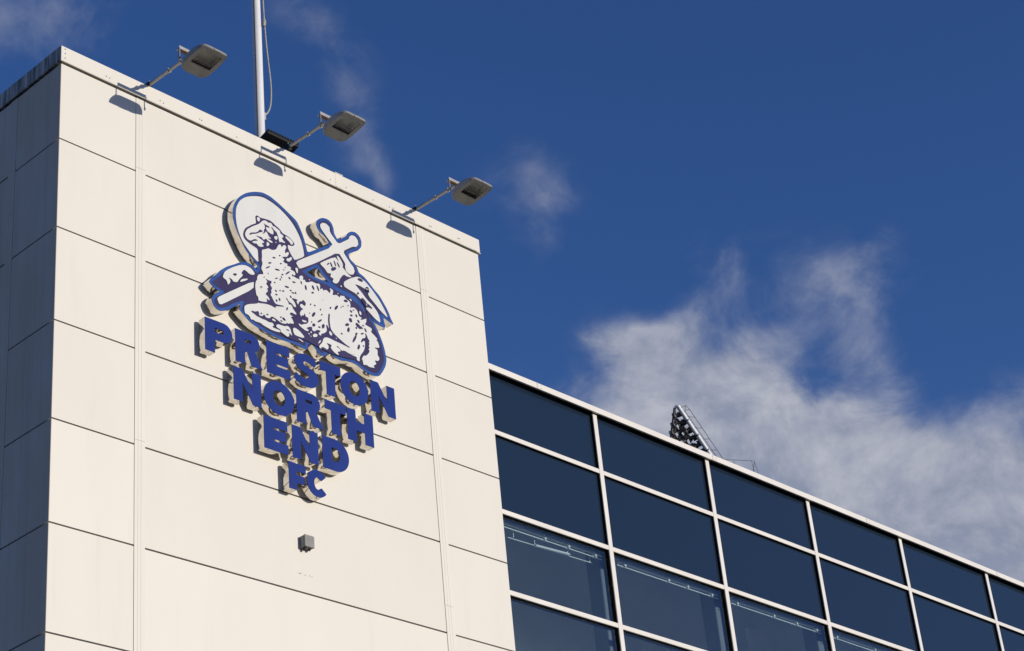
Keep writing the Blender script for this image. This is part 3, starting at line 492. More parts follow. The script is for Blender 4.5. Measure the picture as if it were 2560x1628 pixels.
def grime_or_bounce(mt, col, scale, sc, lo, hi, amount):
    """old run-off dirt, or painted warm bounce light, over the present base colour"""
    N, L, b = nodes(mt)
    src = b.inputs['Base Color'].links[0].from_socket
    tc = N.new('ShaderNodeTexCoord'); mp = N.new('ShaderNodeMapping'); mp.inputs['Scale'].default_value = scale
    nz = N.new('ShaderNodeTexNoise'); nz.inputs['Scale'].default_value = sc; nz.inputs['Detail'].default_value = 7
    nz.inputs['Roughness'].default_value = 0.6
    rp = N.new('ShaderNodeMapRange'); rp.inputs[1].default_value = lo; rp.inputs[2].default_value = hi
    rp.inputs[3].default_value = 0; rp.inputs[4].default_value = amount
    mx = N.new('ShaderNodeMix'); mx.data_type = 'RGBA'; mx.inputs[7].default_value = (*col, 1)
    L.new(tc.outputs['Object'], mp.inputs[0]); L.new(mp.outputs[0], nz.inputs['Vector']); L.new(nz.outputs[0], rp.inputs[0])
    L.new(rp.outputs[0], mx.inputs[0]); L.new(src, mx.inputs[6]); L.new(mx.outputs[2], b.inputs['Base Color'])


def panel_tone(mt, amount):
    """each sheet comes from its own batch of coating: a slightly different tone"""
    N, L, b = nodes(mt)
    src = b.inputs['Base Color'].links[0].from_socket
    oi = N.new('ShaderNodeObjectInfo'); rp = N.new('ShaderNodeMapRange')
    rp.inputs[3].default_value = 1 - amount; rp.inputs[4].default_value = 1 + amount * .4
    hv = N.new('ShaderNodeHueSaturation')
    L.new(oi.outputs['Random'], rp.inputs[0]); L.new(rp.outputs[0], hv.inputs['Value']); L.new(src, hv.inputs['Color'])
    L.new(hv.outputs[0], b.inputs['Base Color'])


panel_tone(panel_m, .035)
grime_or_bounce(panel_m, (0.42, 0.36, 0.28), (3, 3, 0.25), 1.6, 0.60, 0.85, 0.16)
side_m = panel_m.copy(); side_m.name = "weathered_bounce_tinted_side_coating"
grime_or_bounce(side_m, (0.56, 0.42, 0.27), (1, 1.2, 0.5), 0.8, 0.1, 0.6, 0.72)  # brown wash: dirt plus warm bounce light painted into the shaded side
grime_or_bounce(side_m, (0.13, 0.115, 0.09), (1, 6, 0.10), 2.2, 0.50, 0.85, 0.22)
coping_m = panel_m.copy(); coping_m.name = "cream_coping_coating"
dirty_coping_m = panel_m.copy(); dirty_coping_m.name = "dirt_streaked_coping"
grime_or_bounce(dirty_coping_m, (0.06, 0.055, 0.045), (1, 9, 0.6), 2.4, 0.25, 0.62, 0.9)
strip_m = panel_m.copy(); strip_m.name = "cream_cover_strip"
frame_m = new_mat("white_aluminium_frame", (0.76, 0.72, 0.65), 0.42, spec=0.35)
add_noise_color(frame_m, (0.74, 0.70, 0.63), (0.79, 0.75, 0.68), (1, 1, 1), 2, 4)
dark_m = new_mat("dark_joint_backing", (0.012, 0.012, 0.013), 0.9, spec=0.05)
gasket_m = new_mat("black_rubber_gasket", (0.010, 0.010, 0.011), 0.7, spec=0.08)
roof_m = new_mat("grey_roof_membrane", (0.18, 0.18, 0.18), 0.8)
add_noise_color(roof_m, (0.15, 0.15, 0.15), (0.22, 0.22, 0.215), sc=6)
screw_m = new_mat("dull_screw_head", (0.16, 0.15, 0.14), 0.5, metal=0.6)
steel_m = new_mat("stainless_return", (0.78, 0.74, 0.68), 0.08, metal=1.0)
add_noise_color(steel_m, (0.72, 0.69, 0.64), (0.50, 0.44, 0.37), (1, 1, 1), 7, 5, 0.42, 0.78)
add_bump(steel_m, (1, 1, 1), 9, 0.35, 0.012, 2)
blue_m = new_mat("royal_blue_face", (0.008, 0.03, 0.2), 0.5, spec=0.12)
add_noise_color(blue_m, (0.006, 0.026, 0.185), (0.010, 0.034, 0.215), (1, 1, 0.4), 5, 5)
rim_m = new_mat("bright_blue_trim", (0.030, 0.105, 0.38), 0.28, spec=0.5)
add_noise_color(rim_m, (0.014, 0.060, 0.25), (0.026, 0.088, 0.31), (1, 1, 1), 6, 4)
navy_m = new_mat("violet_navy_vinyl", (0.03, 0.024, 0.09), 0.5, spec=0.18)
add_noise_color(navy_m, (0.026, 0.020, 0.082), (0.036, 0.028, 0.10), (1, 1, 0.5), 4, 5)
white_m = new_mat("off_white_vinyl", (0.66, 0.65, 0.635), 0.45, spec=0.3)
add_noise_color(white_m, (0.64, 0.64, 0.605), (0.68, 0.68, 0.645), (1, 1, 0.4), 3, 5)
lampgrey_m = new_mat("grey_cast_lamp_body", (0.27, 0.27, 0.255), 0.5, spec=0.4)
add_noise_color(lampgrey_m, (0.25, 0.25, 0.235), (0.31, 0.305, 0.285), (1, 1, 1), 9, 6)
galv_m = new_mat("galvanised_steel", (0.42, 0.41, 0.39), 0.45, metal=0.55)
add_noise_color(galv_m, (0.30, 0.29, 0.27), (0.38, 0.365, 0.34), (1, 1, 1), 14, 4)
rust_m = new_mat("rust_brown_steel", (0.17, 0.085, 0.045), 0.8)
add_noise_color(rust_m, (0.20, 0.10, 0.05), (0.11, 0.06, 0.04), sc=20)
reflector_m = new_mat("brushed_reflector", (0.80, 0.78, 0.72), 0.42, metal=0.35)
black_m = new_mat("black_powder_coat", (0.010, 0.010, 0.011), 0.5, spec=0.3)
pole_m = new_mat("white_painted_pole", (0.74, 0.73, 0.72), 0.32, spec=0.5)
add_noise_color(pole_m, (0.72, 0.71, 0.70), (0.78, 0.77, 0.75), (1, 1, .3), 5, 4)
rope_m = new_mat("pale_rope", (0.42, 0.39, 0.35), 0.9)
add_noise_color(rope_m, (0.48, 0.45, 0.40), (0.30, 0.28, 0.25), (1, 1, 1), 60, 3)
box_m = new_mat("grey_plastic_box", (0.20, 0.195, 0.185), 0.55)
add_noise_color(box_m, (0.19, 0.185, 0.175), (0.24, 0.235, 0.22), sc=14)
mast_white_m = new_mat("white_mast_tube", (0.66, 0.68, 0.70), 0.4)
mast_dark_m = new_mat("dark_lamp_shell", (0.05, 0.052, 0.055), 0.5)
add_noise_color(mast_dark_m, (0.012, 0.012, 0.014), (0.045, 0.044, 0.04), sc=9)
mast_grey_m = new_mat("grey_ladder_steel", (0.13, 0.13, 0.135), 0.6)
mast_glass_m = new_mat("lamp_front_glass", (0.16, 0.17, 0.17), 0.12, spec=0.6)
room_m = new_mat("plain_room_plaster", (0.52, 0.53, 0.54), 0.8)
add_noise_color(room_m, (0.76, 0.77, 0.78), (0.81, 0.815, 0.82), sc=2)
column_m = new_mat("grey_column_paint", (0.16, 0.165, 0.17), 0.7)
carpet_m = new_mat("pale_floor_covering", (0.62, 0.60, 0.56), 0.8)
chrome_m = new_mat("bright_rail_metal", (0.80, 0.80, 0.78), 0.25, metal=0.8)
clear_m = new_mat("pale_rail_plastic", (0.55, 0.57, 0.57), 0.3)
paint_white_m = new_mat("white_enamel", (0.80, 0.80, 0.78), 0.4)
asphalt_m = new_mat("asphalt_ground", (0.055, 0.055, 0.057), 0.9)
add_noise_color(asphalt_m, (0.045, 0.045, 0.047), (0.075, 0.073, 0.07), sc=0.6, detail=9)
add_bump(asphalt_m, (1, 1, 1), 60, 0.4, 0.01)

spandrel_m = new_mat("navy_spandrel_glass", (0.0125, 0.0235, 0.043), 0.02, spec=0.5, ior=1.5)
add_bump(spandrel_m, (0.6, 0.6, 0.9), 0.8, 0.10, 0.006, 1)
glass_m = bpy.data.materials.new("tinted_window_glass"); glass_m.use_nodes = True
_N, _L = glass_m.node_tree.nodes, glass_m.node_tree.links
_N.clear()
_o = _N.new('ShaderNodeOutputMaterial'); _mix = _N.new('ShaderNodeMixShader')
_tr = _N.new('ShaderNodeBsdfTransparent'); _tr.inputs[0].default_value = (0.84, 0.90, 0.92, 1)
_gl = _N.new('ShaderNodeBsdfGlossy'); _gl.inputs['Roughness'].default_value = 0.01; _gl.inputs[0].default_value = (0.92, 0.96, 1, 1)
_fr = _N.new('ShaderNodeFresnel'); _fr.inputs[0].default_value = 1.9
_ge = _N.new('ShaderNodeNewGeometry'); _m1 = _N.new('ShaderNodeMath'); _m1.operation = 'SUBTRACT'; _m1.inputs[0].default_value = 1
_m2 = _N.new('ShaderNodeMath'); _m2.operation = 'MULTIPLY'
_L.new(_ge.outputs['Backfacing'], _m1.inputs[1]); _L.new(_m1.outputs[0], _m2.inputs[0]); _L.new(_fr.outputs[0], _m2.inputs[1])
_L.new(_m2.outputs[0], _mix.inputs[0]); _L.new(_tr.outputs[0], _mix.inputs[1]); _L.new(_gl.outputs[0], _mix.inputs[2]); _L.new(_mix.outputs[0], _o.inputs[0])

# ------------------------------------------------------------------ ground
g = MB(); g.add([(-900, -900, -TOP), (900, -900, -TOP), (900, 900, -TOP), (-900, 900, -TOP)], [(0, 1, 2, 3)])
tag(g.build('ground', asphalt_m), kind='structure')

# ------------------------------------------------------------------ the white tower
W = 6.964
A0, A1, B0, B1 = 1.0785, 1.2208, 5.753, 5.8982      # cover strips on the front
S0, S1 = 0.874, 1.019                               # cover strip on the shaded side
DEPTH = 9.0
tower = empty('clad_tower', (W / 2, DEPTH / 2, -TOP), 'white tower clad in large flat panels carrying the lamb crest and blue letters', 'building')
TH, GAP = 0.032, 0.0095
MB().box(TH + .012, W - TH - .012, TH + .012, DEPTH - TH - .012, -TOP, -0.16).build('core', dark_m, tower)
rows = [-0.246] + [-(1.311 + 1.2 * k) for k in range(13)]
while rows[-1] < -TOP: rows.pop()
rows.append(-TOP)
for i in range(len(rows) - 1):
    z1, z0 = rows[i] - (GAP if i else 0), rows[i + 1] + (GAP if i < len(rows) - 2 else 0)
    # folded corner panel: front leg and side leg in one sheet
    L = [(A0 - .005, 0), (0.004, 0), (0, 0.004), (0, S0 - .004), (TH, S0 - .004), (TH, TH), (A0 - .005, TH)]
    MB().extrude(L, 'z', z0, z1).build('corner_panel', panel_m, tower)
    cp = COL.objects[-1]
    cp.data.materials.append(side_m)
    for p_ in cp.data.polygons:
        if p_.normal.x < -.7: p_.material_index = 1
    MB().box(A1 - .03, B0 - .005, 0, TH, z0, z1).build('panel', panel_m, tower, 0.002)
    L = [(B1 - .03, 0), (W - .004, 0), (W, .004), (W, 3.0), (W - TH, 3.0), (W - TH, TH), (B1 - .03, TH)]
    MB().extrude(L, 'z', z0, z1).build('corner_panel', panel_m, tower)
    for a, b in ((S1 - .03, 4.4), (4.46, DEPTH)):
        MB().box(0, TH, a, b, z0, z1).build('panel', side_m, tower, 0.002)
# side legs of the corner sheets carry the side's weather staining and painted warm bounce: thin separate run of paint is not modelled

# vertical cover strips: shallow folded profile with two fine ribs, in lengths
def strip(lo, hi, axis, seams):
    w = hi - lo
    pr = [(0, .004), (0, -.004), (.30, -.0045), (.32, -.0070), (.36, -.0070), (.38, -.0045), (.60, -.0045), (.62, -.0070), (.66, -.0070), (.68, -.0045), (1, -.004), (1, .004)]
    zs = [-.246] + seams + [-TOP]
    for a, b in zip(zs, zs[1:]):
        if axis == 'x':
            prof = [(lo + p * w, q) for p, q in pr]
            MB().extrude(prof, 'z', b + .003, a).build('cover_strip', strip_m, tower)
        else:
            prof = [(q, lo + p * w) for p, q in pr]
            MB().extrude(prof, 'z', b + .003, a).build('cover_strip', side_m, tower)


strip(A0, A1, 'x', [-1.255, -4.85, -8.3, -12])
strip(B0, B1, 'x', [-1.24, -5.75, -9.2, -13])
strip(S0, S1, 'y', [-1.9, -5.4, -9, -13])

# parapet coping: folded sheet, front lengths and side lengths, drip edge over a shadow gap
def coping_x(x0, x1, y, mat, d=1):
    pr = [(y, -.218), (y - .006, -.21), (y - .006, -.006), (y, 0), (.30, .012), (.30, -.03), (.05, -.03), (.05, -.205), (y + .02, -.212)]
    return MB().extrude(pr, 'x', x0, x1).build('coping', mat, tower)


PROUD = -0.018
for a, b in ((PROUD, 4.2975), (4.3015, W - PROUD)):
    coping_x(a, b, PROUD, coping_m)
pr = [(PROUD, -.218), (PROUD - .006, -.21), (PROUD - .006, -.006), (PROUD, 0), (.30, .012), (.30, -.03), (.05, -.03), (.05, -.205), (0, -.212)]
MB().extrude(pr, 'y', 0.0, 3.0).build('coping', dirty_coping_m, tower)
MB().extrude(pr, 'y', 3.004, DEPTH).build('coping', dirty_coping_m, tower)
prr = [(W - p, q) for p, q in pr]
MB().extrude(prr, 'y', 0.3, DEPTH).build('coping', coping_m, tower)
# splice cover on the front coping, drip tongue at its right end
MB().box(4.28, 4.40, PROUD - .0085, PROUD - .0065, -.205, -.004).build('splice_cover', coping_m, tower)
MB().box(4.28, 4.42, PROUD - .0085, .1, .003, .012).build('splice_cover', coping_m, tower)
MB().add([(W - .10, PROUD - .008, -.205), (W + .03, PROUD - .008, -.225), (W + .03, .1, -.225), (W - .1, .1, -.205), (W - .10, PROUD - .008, -.212), (W + .03, PROUD - .008, -.235), (W + .03, .1, -.235), (W - .1, .1, -.212)],
         [(0, 1, 2, 3), (4, 7, 6, 5), (0, 4, 5, 1), (1, 5, 6, 2), (2, 6, 7, 3), (3, 7, 4, 0)]).build('drip_tongue', coping_m, tower)
MB().box(.31, W - .31, .31, DEPTH - .02, -.5, -.25).build('roof', roof_m, tower)
sc = MB()
for x in (.62, .67, 1.42, 1.47, 2.03, 2.06, 2.62, 3.18, 3.86, 4.19, 4.47, 4.95, 5.25, 5.32, 6.0, 6.03, 6.55, 6.58):
    z = -.150 + random.uniform(-.012, .012)
    sc.tube((x, PROUD - .005, z), (x, PROUD - .011, z), .0075, n=8)
for z in (-.035, -.10, -.165): sc.tube((.035, PROUD - .005, z), (.035, PROUD - .010, z), .008, n=8)
for x in (3.387, 3.405, 3.42, 3.489, 3.556, 3.591): sc.tube((x, .001, -5.885 + random.uniform(-.01, .01)), (x, -.004, -5.885), .004, n=8)
tag(sc.build('screw_heads', screw_m, tower), kind='stuff')

# ------------------------------------------------------------------ crest
YB, YFACE = -0.036, -0.150
crest = empty('lamb_crest', (3.4, -0.09, -2.9), 'blue and white crest of a lamb with halo, cross and flag', 'crest')
MB_ = None
out = chaikin(ART_OUTLINE, 0.18)
hole = ART_HOLE
plate('can', [out, hole], YB, YFACE + .004, steel_m, crest)
plate('rim', [out, hole], YFACE + .003, YFACE - .002, rim_m, crest)
field = inset(ART_OUTLINE, 0.042)
plate('field', [chaikin(field, .2), ART_HOLE_RIM], YFACE - .0025, YFACE - .005, navy_m, crest)
q = YFACE - .0055
plate('halo', [chaikin(ART_HALO)], q, q - .002, white_m, crest)
plate('head_silhouette', [chaikin(ART_HEAD)], q - .0025, q - .0045, navy_m, crest)
for P, nm in zip(ART_WHITE, ('ear', 'face', 'ear', 'fleece')):
    plate(nm, [chaikin(P)], q - .005, q - .007, white_m, crest)
plate('cross', [chaikin(ART_CROSS, .15)], q - .005, q - .007, white_m, crest)
plate('staff', [chaikin(ART_STAFF, .15)], q - .005, q - .007, white_m, crest)
for P in ART_FLAG: plate('flag', [chaikin(P)], q - .005, q - .007, white_m, crest)
for P in ART_CREASE: plate('crease', [chaikin(P)], q - .0075, q - .0095, navy_m, crest)
tag(plate('fleece_flecks', [chaikin(P) for P in ART_FLECK], q - .0105, q - .0125, navy_m, crest), kind='stuff')
for P in ART_ISLAND: plate('fleece_tuft', [chaikin(P)], q - .0115, q - .0135, white_m, crest)
for P in ART_IMARK: plate('crease', [chaikin(P)], q - .014, q - .016, navy_m, crest)
fx = MB()
for (x, z) in ((2.8, -1.35), (3.2, -1.2), (3.0, -2.1), (3.4, -2.5), (3.9, -2.6), (4.2, -2.5), (3.3, -1.6)):
    fx.tube((x, -.001, z), (x, YB + .01, z), .012, n=8)
tag(fx.build('wall_fixings', screw_m, crest), kind='stuff')

# ------------------------------------------------------------------ letters
def arc(cx, cz, rx, rz, a0, a1, n=16):
    return [(cx + rx * math.cos(R(a0 + (a1 - a0) * i / n)), cz + rz * math.sin(R(a0 + (a1 - a0) * i / n))) for i in range(n + 1)]


def glyph(ch, w, h, s):
    """outlines of one heavy sans capital, width w, height h, stem s; origin bottom left"""
    t = s * .86          # horizontal strokes
    if ch == 'E':
        return [[(0, 0), (w, 0), (w, t), (s, t), (s, .5 * h - t / 2), (.92 * w, .5 * h - t / 2), (.92 * w, .5 * h + t / 2), (s, .5 * h + t / 2), (s, h - t), (w * .98, h - t), (w * .98, h), (0, h)]]
    if ch == 'F':
        return [[(0, 0), (s, 0), (s, .42 * h - t / 2), (.9 * w, .42 * h - t / 2), (.9 * w, .42 * h + t / 2), (s, .42 * h + t / 2), (s, h - t), (w, h - t), (w, h), (0, h)]]
    if ch == 'T':
        c = w / 2
        return [[(c - s / 2, 0), (c + s / 2, 0), (c + s / 2, h - t), (w, h - t), (w, h), (0, h), (0, h - t), (c - s / 2, h - t)]]
    if ch == 'H':
        return [[(0, 0), (s, 0), (s, .5 * h - t / 2), (w - s, .5 * h - t / 2), (w - s, 0), (w, 0), (w, h), (w - s, h), (w - s, .5 * h + t / 2), (s, .5 * h + t / 2), (s, h), (0, h)]]
    if ch == 'N':
        s2 = s * .92
        return [[(0, 0), (s2, 0), (s2, .58 * h), (w - s2 * .96, 0), (w, 0), (w, h), (w - s2, h), (w - s2, .44 * h), (s2 * 1.02, h), (0, h)]]
    if ch == 'O':
        return [arc(w / 2, h / 2, w / 2, h / 2 * 1.02, 0, 360, 44)[:-1], arc(w / 2, h / 2, w / 2 - s, h / 2 * 1.02 - t * .95, 0, 360, 30)[:-1]]
    if ch == 'D':
        return [[(0, 0)] + arc(w - .5 * h, .5 * h, .5 * h, .5 * h, -90, 90, 24) + [(0, h)],
                [(s, t)] + arc(w - .5 * h, .5 * h, .5 * h - s, .5 * h - t, -90, 90, 18) + [(s, h - t)]]
    if ch in 'PR':
        bh = .60 * h if ch == 'P' else .56 * h          # bowl height
        r = bh / 2
        wb = w if ch == 'P' else w * .93
        cz = h - r
        bowl = arc(wb - r, cz, r, r, -90, 90, 18)
        if ch == 'P': o = [(0, 0), (s, 0), (s, h - bh)] + bowl + [(0, h)]
        else: o = [(0, 0), (s, 0), (s, h - bh - .02), (s + .03, h - bh - .02), (w - s * 1.08, 0), (w + .012, 0), (wb - r + .055, h - bh + .010)] + bowl[3:] + [(0, h)]
        return [o, [(s, h - bh + t * .82)] + arc(wb - r, cz, r - s * .92, r - t * .82, -90, 90, 12) + [(s, h - t * .82)]]
    if ch == 'C':
        cx, cz, ro, rz = w * .52, h / 2, w * .52, h / 2 * 1.02
        ri, riz = ro - s * .98, rz - t * .95
        return [arc(cx, cz, ro, rz, 38, 322, 34) + [(cx + ri * .80 + .02, cz - riz * .60)] + arc(cx, cz, ri, riz, 312, 48, 24) + [(cx + ri * .80 + .02, cz + riz * .60)]]
    if ch == 'S':
        P = [(.95, .86), (.82, .95), (.66, 1.0), (.48, 1.02), (.30, .99), (.15, .91), (.06, .79), (.06, .66), (.13, .55), (.26, .475), (.42, .43), (.54, .395), (.60, .35), (.61, .30), (.57, .255), (.48, .235), (.36, .24), (.22, .28), (.10, .35),
             (0, .16), (.13, .065), (.30, .0), (.48, -.02), (.68, .0), (.84, .07), (.95, .18), (.985, .32), (.95, .45), (.86, .535), (.72, .59), (.57, .63), (.45, .665), (.40, .705), (.41, .755), (.47, .785), (.57, .785), (.70, .75), (.83, .68)]
        return [[(x * w, z * h) for x, z in chaikin(P, .12)]]


T_BACK, T_FRONT = -0.034, -0.145
WORDS = [('top', -3.490, .435, [('P', 1.966, 2.372), ('R', 2.415, 2.812), ('E', 2.890, 3.258), ('S', 3.302, 3.716), ('T', 3.735, 4.073), ('O', 4.066, 4.530), ('N', 4.570, 4.985)]),
         ('second', -4.006, .434, [('N', 2.376, 2.790), ('O', 2.826, 3.301), ('R', 3.333, 3.738), ('T', 3.787, 4.126), ('H', 4.146, 4.576)]),
         ('third', -4.505, .426, [('E', 2.813, 3.181), ('N', 3.243, 3.650), ('D', 3.716, 4.140)]),
         ('lowest', -4.922, .344, [('F', 3.172, 3.437), ('C', 3.447, 3.770)])]
WHERE = {('top', 0): 'opening the word below the crest', ('top', 1): 'between P and E', ('top', 2): 'between R and S', ('top', 3): 'curved between E and T',
         ('top', 4): 'between S and O', ('top', 5): 'round between T and N', ('top', 6): 'ending the longest word',
         ('second', 0): 'opening the five letter word', ('second', 1): 'round between N and R', ('second', 2): 'between O and T',
         ('second', 3): 'between R and H', ('second', 4): 'ending the five letter word', ('third', 0): 'opening the three letter word',
         ('third', 1): 'between E and D', ('third', 2): 'ending the three letter word', ('lowest', 0): 'in the small bottom pair', ('lowest', 1): 'round small in the bottom pair'}
for word, zb, h, ls in WORDS:
    for i, (ch, x0, x1) in enumerate(ls):
        t = empty('sign_letter', ((x0 + x1) / 2, -0.09, zb), 'blue metal letter %s %s' % (ch, WHERE[(word, i)]), 'letter', 'letters of the club sign')
        s = .145 if word != 'lowest' else .118
        G = [[(x0 + x, zb + z) for x, z in P] for P in glyph(ch, x1 - x0, h, s)]
        plate('can', G, T_BACK, T_FRONT + .005, steel_m, t)
        plate('face', G, T_FRONT + .0045, T_FRONT, blue_m, t)
        fx = MB()
        fxx = (x0 + x1) / 2 if ch in 'TOSC' else x0 + s * .5
        fx.tube((fxx, -.001, zb + h * .12), (fxx, T_BACK + .01, zb + h * .12), .009, n=8)
        fx.tube((fxx, T_FRONT + .03, zb + .003), (fxx, T_FRONT + .03, zb - .003 - (.012 if ch in 'OSC' else 0)), .006, n=8)
        tag(fx.build('fixings', screw_m, t), kind='stuff')

# ------------------------------------------------------------------ lamps on arms
def arm_lamp(xc, dz, base_y, label):
    t = empty('arm_floodlight', (xc, base_y, dz), label, 'floodlight', 'floodlights on arms along the parapet')
    yb, zb = -.86, -.005 + dz
    # arm with couplings and a black knuckle at the parapet
    a = MB(); a.tube((xc, base_y, .034 + dz), (xc, yb - .0, zb + .012), .024, .020, n=14)
    a.build('arm', galv_m, t, smooth=True)
    for y in (-.38, -.62):
        MB().tube((xc, y, .034 + dz + (zb + .012 - .034 - dz) * (base_y - y) / (base_y - yb)), (xc, y - .03, .034 + dz + (zb + .012 - .034 - dz) * (base_y - y + .03) / (base_y - yb)), .029, n=14).build('coupling', galv_m, t, smooth=True)
        MB().tube((xc, y - .015, zb + .035), (xc, y - .015, zb + .062), .006, n=8).build('bolt', galv_m, t)
    MB().box(xc - .03, xc + .03, -.045, .04, .0135, .055 + dz).build('clamp', black_m, t, .004)
    MB().tube((xc - .01, -.02, .05 + dz), (xc - .01, -.02, .085 + dz), .007, n=8).build('bolt', galv_m, t)
    MB().box(xc - .06, xc + .06, .06, .26, .013, .024).build('base_plate', galv_m, t)
    # stirrup: angle bar and two legs with pivots
    MB().extrude([(yb - .012, zb - .018), (yb - .012, zb + .024), (yb - .008, zb + .024), (yb - .008, zb - .014), (yb + .045, zb - .014), (yb + .045, zb - .018)], 'x', xc - .21, xc + .21).build('stirrup_bar', galv_m, t)
    MB().box(xc - .19, xc + .19, yb - .006, yb + .043, zb - .024, zb - .0185).build('bar_underside', rust_m, t)
    for sx in (-1, 1):
        x = xc + sx * .207
        MB().box(x - .003, x + .003, yb - .018, yb + .012, zb - .19, zb - .012).build('stirrup_leg', galv_m, t)
        MB().tube((x - sx * .002, yb - .008, zb - .165), (x + sx * .012, yb - .008, zb - .165), .024, n=16).build('pivot', lampgrey_m, t)
    # head: lofted shell, open below
    secs = [(-.035, .095, -.232, -.212), (-.02, .140, -.250, -.188), (.0, .165, -.259, -.160), (.05, .180, -.252, -.125), (.13, .186, -.240, -.103), (.23, .187, -.226, -.103), (.32, .184, -.213, -.128), (.385, .176, -.204, -.160), (.412, .160, -.200, -.180), (.418, .150, -.199, -.190)]
    secs = [(p * 1.05, w * 1.04, z0 - .004, z1 + .006) for p, w, z0, z1 in secs]
    n = 14
    vs, fs = [], []
    for p, w, z0, z1 in secs:
        for i in range(n + 1):
            u = math.pi * i / n
            cx_, sz_ = math.cos(u), math.sin(u)
            vs.append((xc + w * math.copysign(abs(cx_) ** .42, cx_), yb - p, zb + z0 + (z1 - z0) * abs(sz_) ** .55))
    k = n + 1
    for i in range(len(secs) - 1):
        for j in range(n): fs.append((i * k + j, i * k + j + 1, (i + 1) * k + j + 1, (i + 1) * k + j))
    fs.append(tuple(range(k))); fs.append(tuple(range((len(secs) - 1) * k, len(secs) * k))[::-1])
    body = MB().add(vs, fs).build('housing', lampgrey_m, t, smooth=True)
    # door frame below the housing, following its slope
    zl = lambda p: zb - .263 + (p - 0.0) * .140 - .003
    gx, gp0, gp1 = .142, .130, .378
    o = [(-.032, .108), (.0, .170), (.063, .192), (.24, .198), (.404, .185), (.436, .160)]
    prof = [(w, p) for p, w in o] + [(-w, p) for p, w in o[::-1]]
    inner = [(gx, gp0), (gx, gp1), (-gx, gp1), (-gx, gp0)]
    cu = bpy.data.curves.new('door', 'CURVE'); cu.dimensions = '2D'; cu.fill_mode = 'BOTH'; cu.extrude = .006
    for P in (prof, inner):
        sp = cu.splines.new('POLY'); sp.points.add(len(P) - 1)
        for c_, (x, p) in zip(sp.points, P): c_.co = (x, p, 0, 1)
        sp.use_cyclic_u = True
    tmp = bpy.data.objects.new('door', cu); COL.objects.link(tmp)
    me = bpy.data.meshes.new_from_object(tmp.evaluated_get(bpy.context.evaluated_depsgraph_get()))
    bpy.data.objects.remove(tmp); bpy.data.curves.remove(cu); me.materials.clear()
    for v in me.vertices:
        x, p, z = v.co
        v.co = (xc + x, yb - p, zl(p) + z)
    link('door_frame', me, lampgrey_m, t)
    # recess: end wall blackened to paint its shade, curved reflector, clear pane
    rf = MB()
    K = [(gp0 + .002, .004), (gp0 + .02, .075), (gp0 + .07, .092), (gp0 + .13, .088), (gp0 + .19, .066), (gp1 - .002, .006)]
    vs, fs = [], []
    for p, dz_ in K:
        for sx in (-1, 1): vs.append((xc + sx * (gx + .001), yb - p, zl(p) + dz_))
    for i in range(len(K) - 1): fs.append((2 * i, 2 * i + 1, 2 * i + 3, 2 * i + 2))
    for sx in (0, 1): fs.append(tuple(2 * i + sx for i in range(len(K))))
    rf.add(vs, fs).build('reflector', reflector_m, t, smooth=True)
    MB().box(xc - gx, xc + gx, yb - gp0 - .014, yb - gp0 - .003, zl(gp0) - .002, zl(gp0) + .055).build('painted_recess_shade', black_m, t)  # black block paints the shade on the near wall of the recess
    pv = [(xc + sx * gx, yb - p, zl(p) + .0075 + d) for d in (0, .003) for p in (gp0 + .001, gp1 - .001) for sx in (-1, 1)]
    MB().add(pv, [(0, 1, 3, 2), (4, 6, 7, 5), (0, 4, 5, 1), (1, 5, 7, 3), (3, 7, 6, 2), (2, 6, 4, 0)]).build('front_pane', lamp_glass_m, t)
    MB().box(xc - .03, xc + .07, yb - .447, yb - .425, zb - .214, zb - .186).build('latch', lampgrey_m, t, .004)
    for sx in (-.13, .13):
        MB().tube((xc + sx, yb - .392, zl(.392) - .010), (xc + sx, yb - .392, zl(.392) - .004), .008, n=8).build('frame_screw', galv_m, t)
    MB().box(xc + .09, xc + .14, yb - .0, yb + .03, zb - .275, zb - .252).build('hinge', lampgrey_m, t, .004)
    return t


lamp_glass_m = bpy.data.materials.new("lamp_clear_glass"); lamp_glass_m.use_nodes = True
_N, _L = lamp_glass_m.node_tree.nodes, lamp_glass_m.node_tree.links
_N.clear()
_o = _N.new('ShaderNodeOutputMaterial'); _mix = _N.new('ShaderNodeMixShader')
_tr = _N.new('ShaderNodeBsdfTransparent'); _tr.inputs[0].default_value = (0.80, 0.81, 0.80, 1)
_gl = _N.new('ShaderNodeBsdfGlossy'); _gl.inputs['Roughness'].default_value = 0.12
_fr = _N.new('ShaderNodeFresnel'); _fr.inputs[0].default_value = 1.5
_ge = _N.new('ShaderNodeNewGeometry'); _m1 = _N.new('ShaderNodeMath'); _m1.operation = 'SUBTRACT'; _m1.inputs[0].default_value = 1
_m2 = _N.new('ShaderNodeMath'); _m2.operation = 'MULTIPLY'
_L.new(_ge.outputs['Backfacing'], _m1.inputs[1]); _L.new(_m1.outputs[0], _m2.inputs[0]); _L.new(_fr.outputs[0], _m2.inputs[1])
_L.new(_m2.outputs[0], _mix.inputs[0]); _L.new(_tr.outputs[0], _mix.inputs[1]); _L.new(_gl.outputs[0], _mix.inputs[2]); _L.new(_mix.outputs[0], _o.inputs[0])
arm_lamp(1.266, 0.0, .24, 'grey arm floodlight nearest the shaded side wall of the tower')
arm_lamp(3.490, .045, .24, 'grey arm floodlight in front of the black flood lamp at the flagpole')
arm_lamp(5.770, 0.0, .24, 'grey arm floodlight nearest the glass wing, above the crest cross')

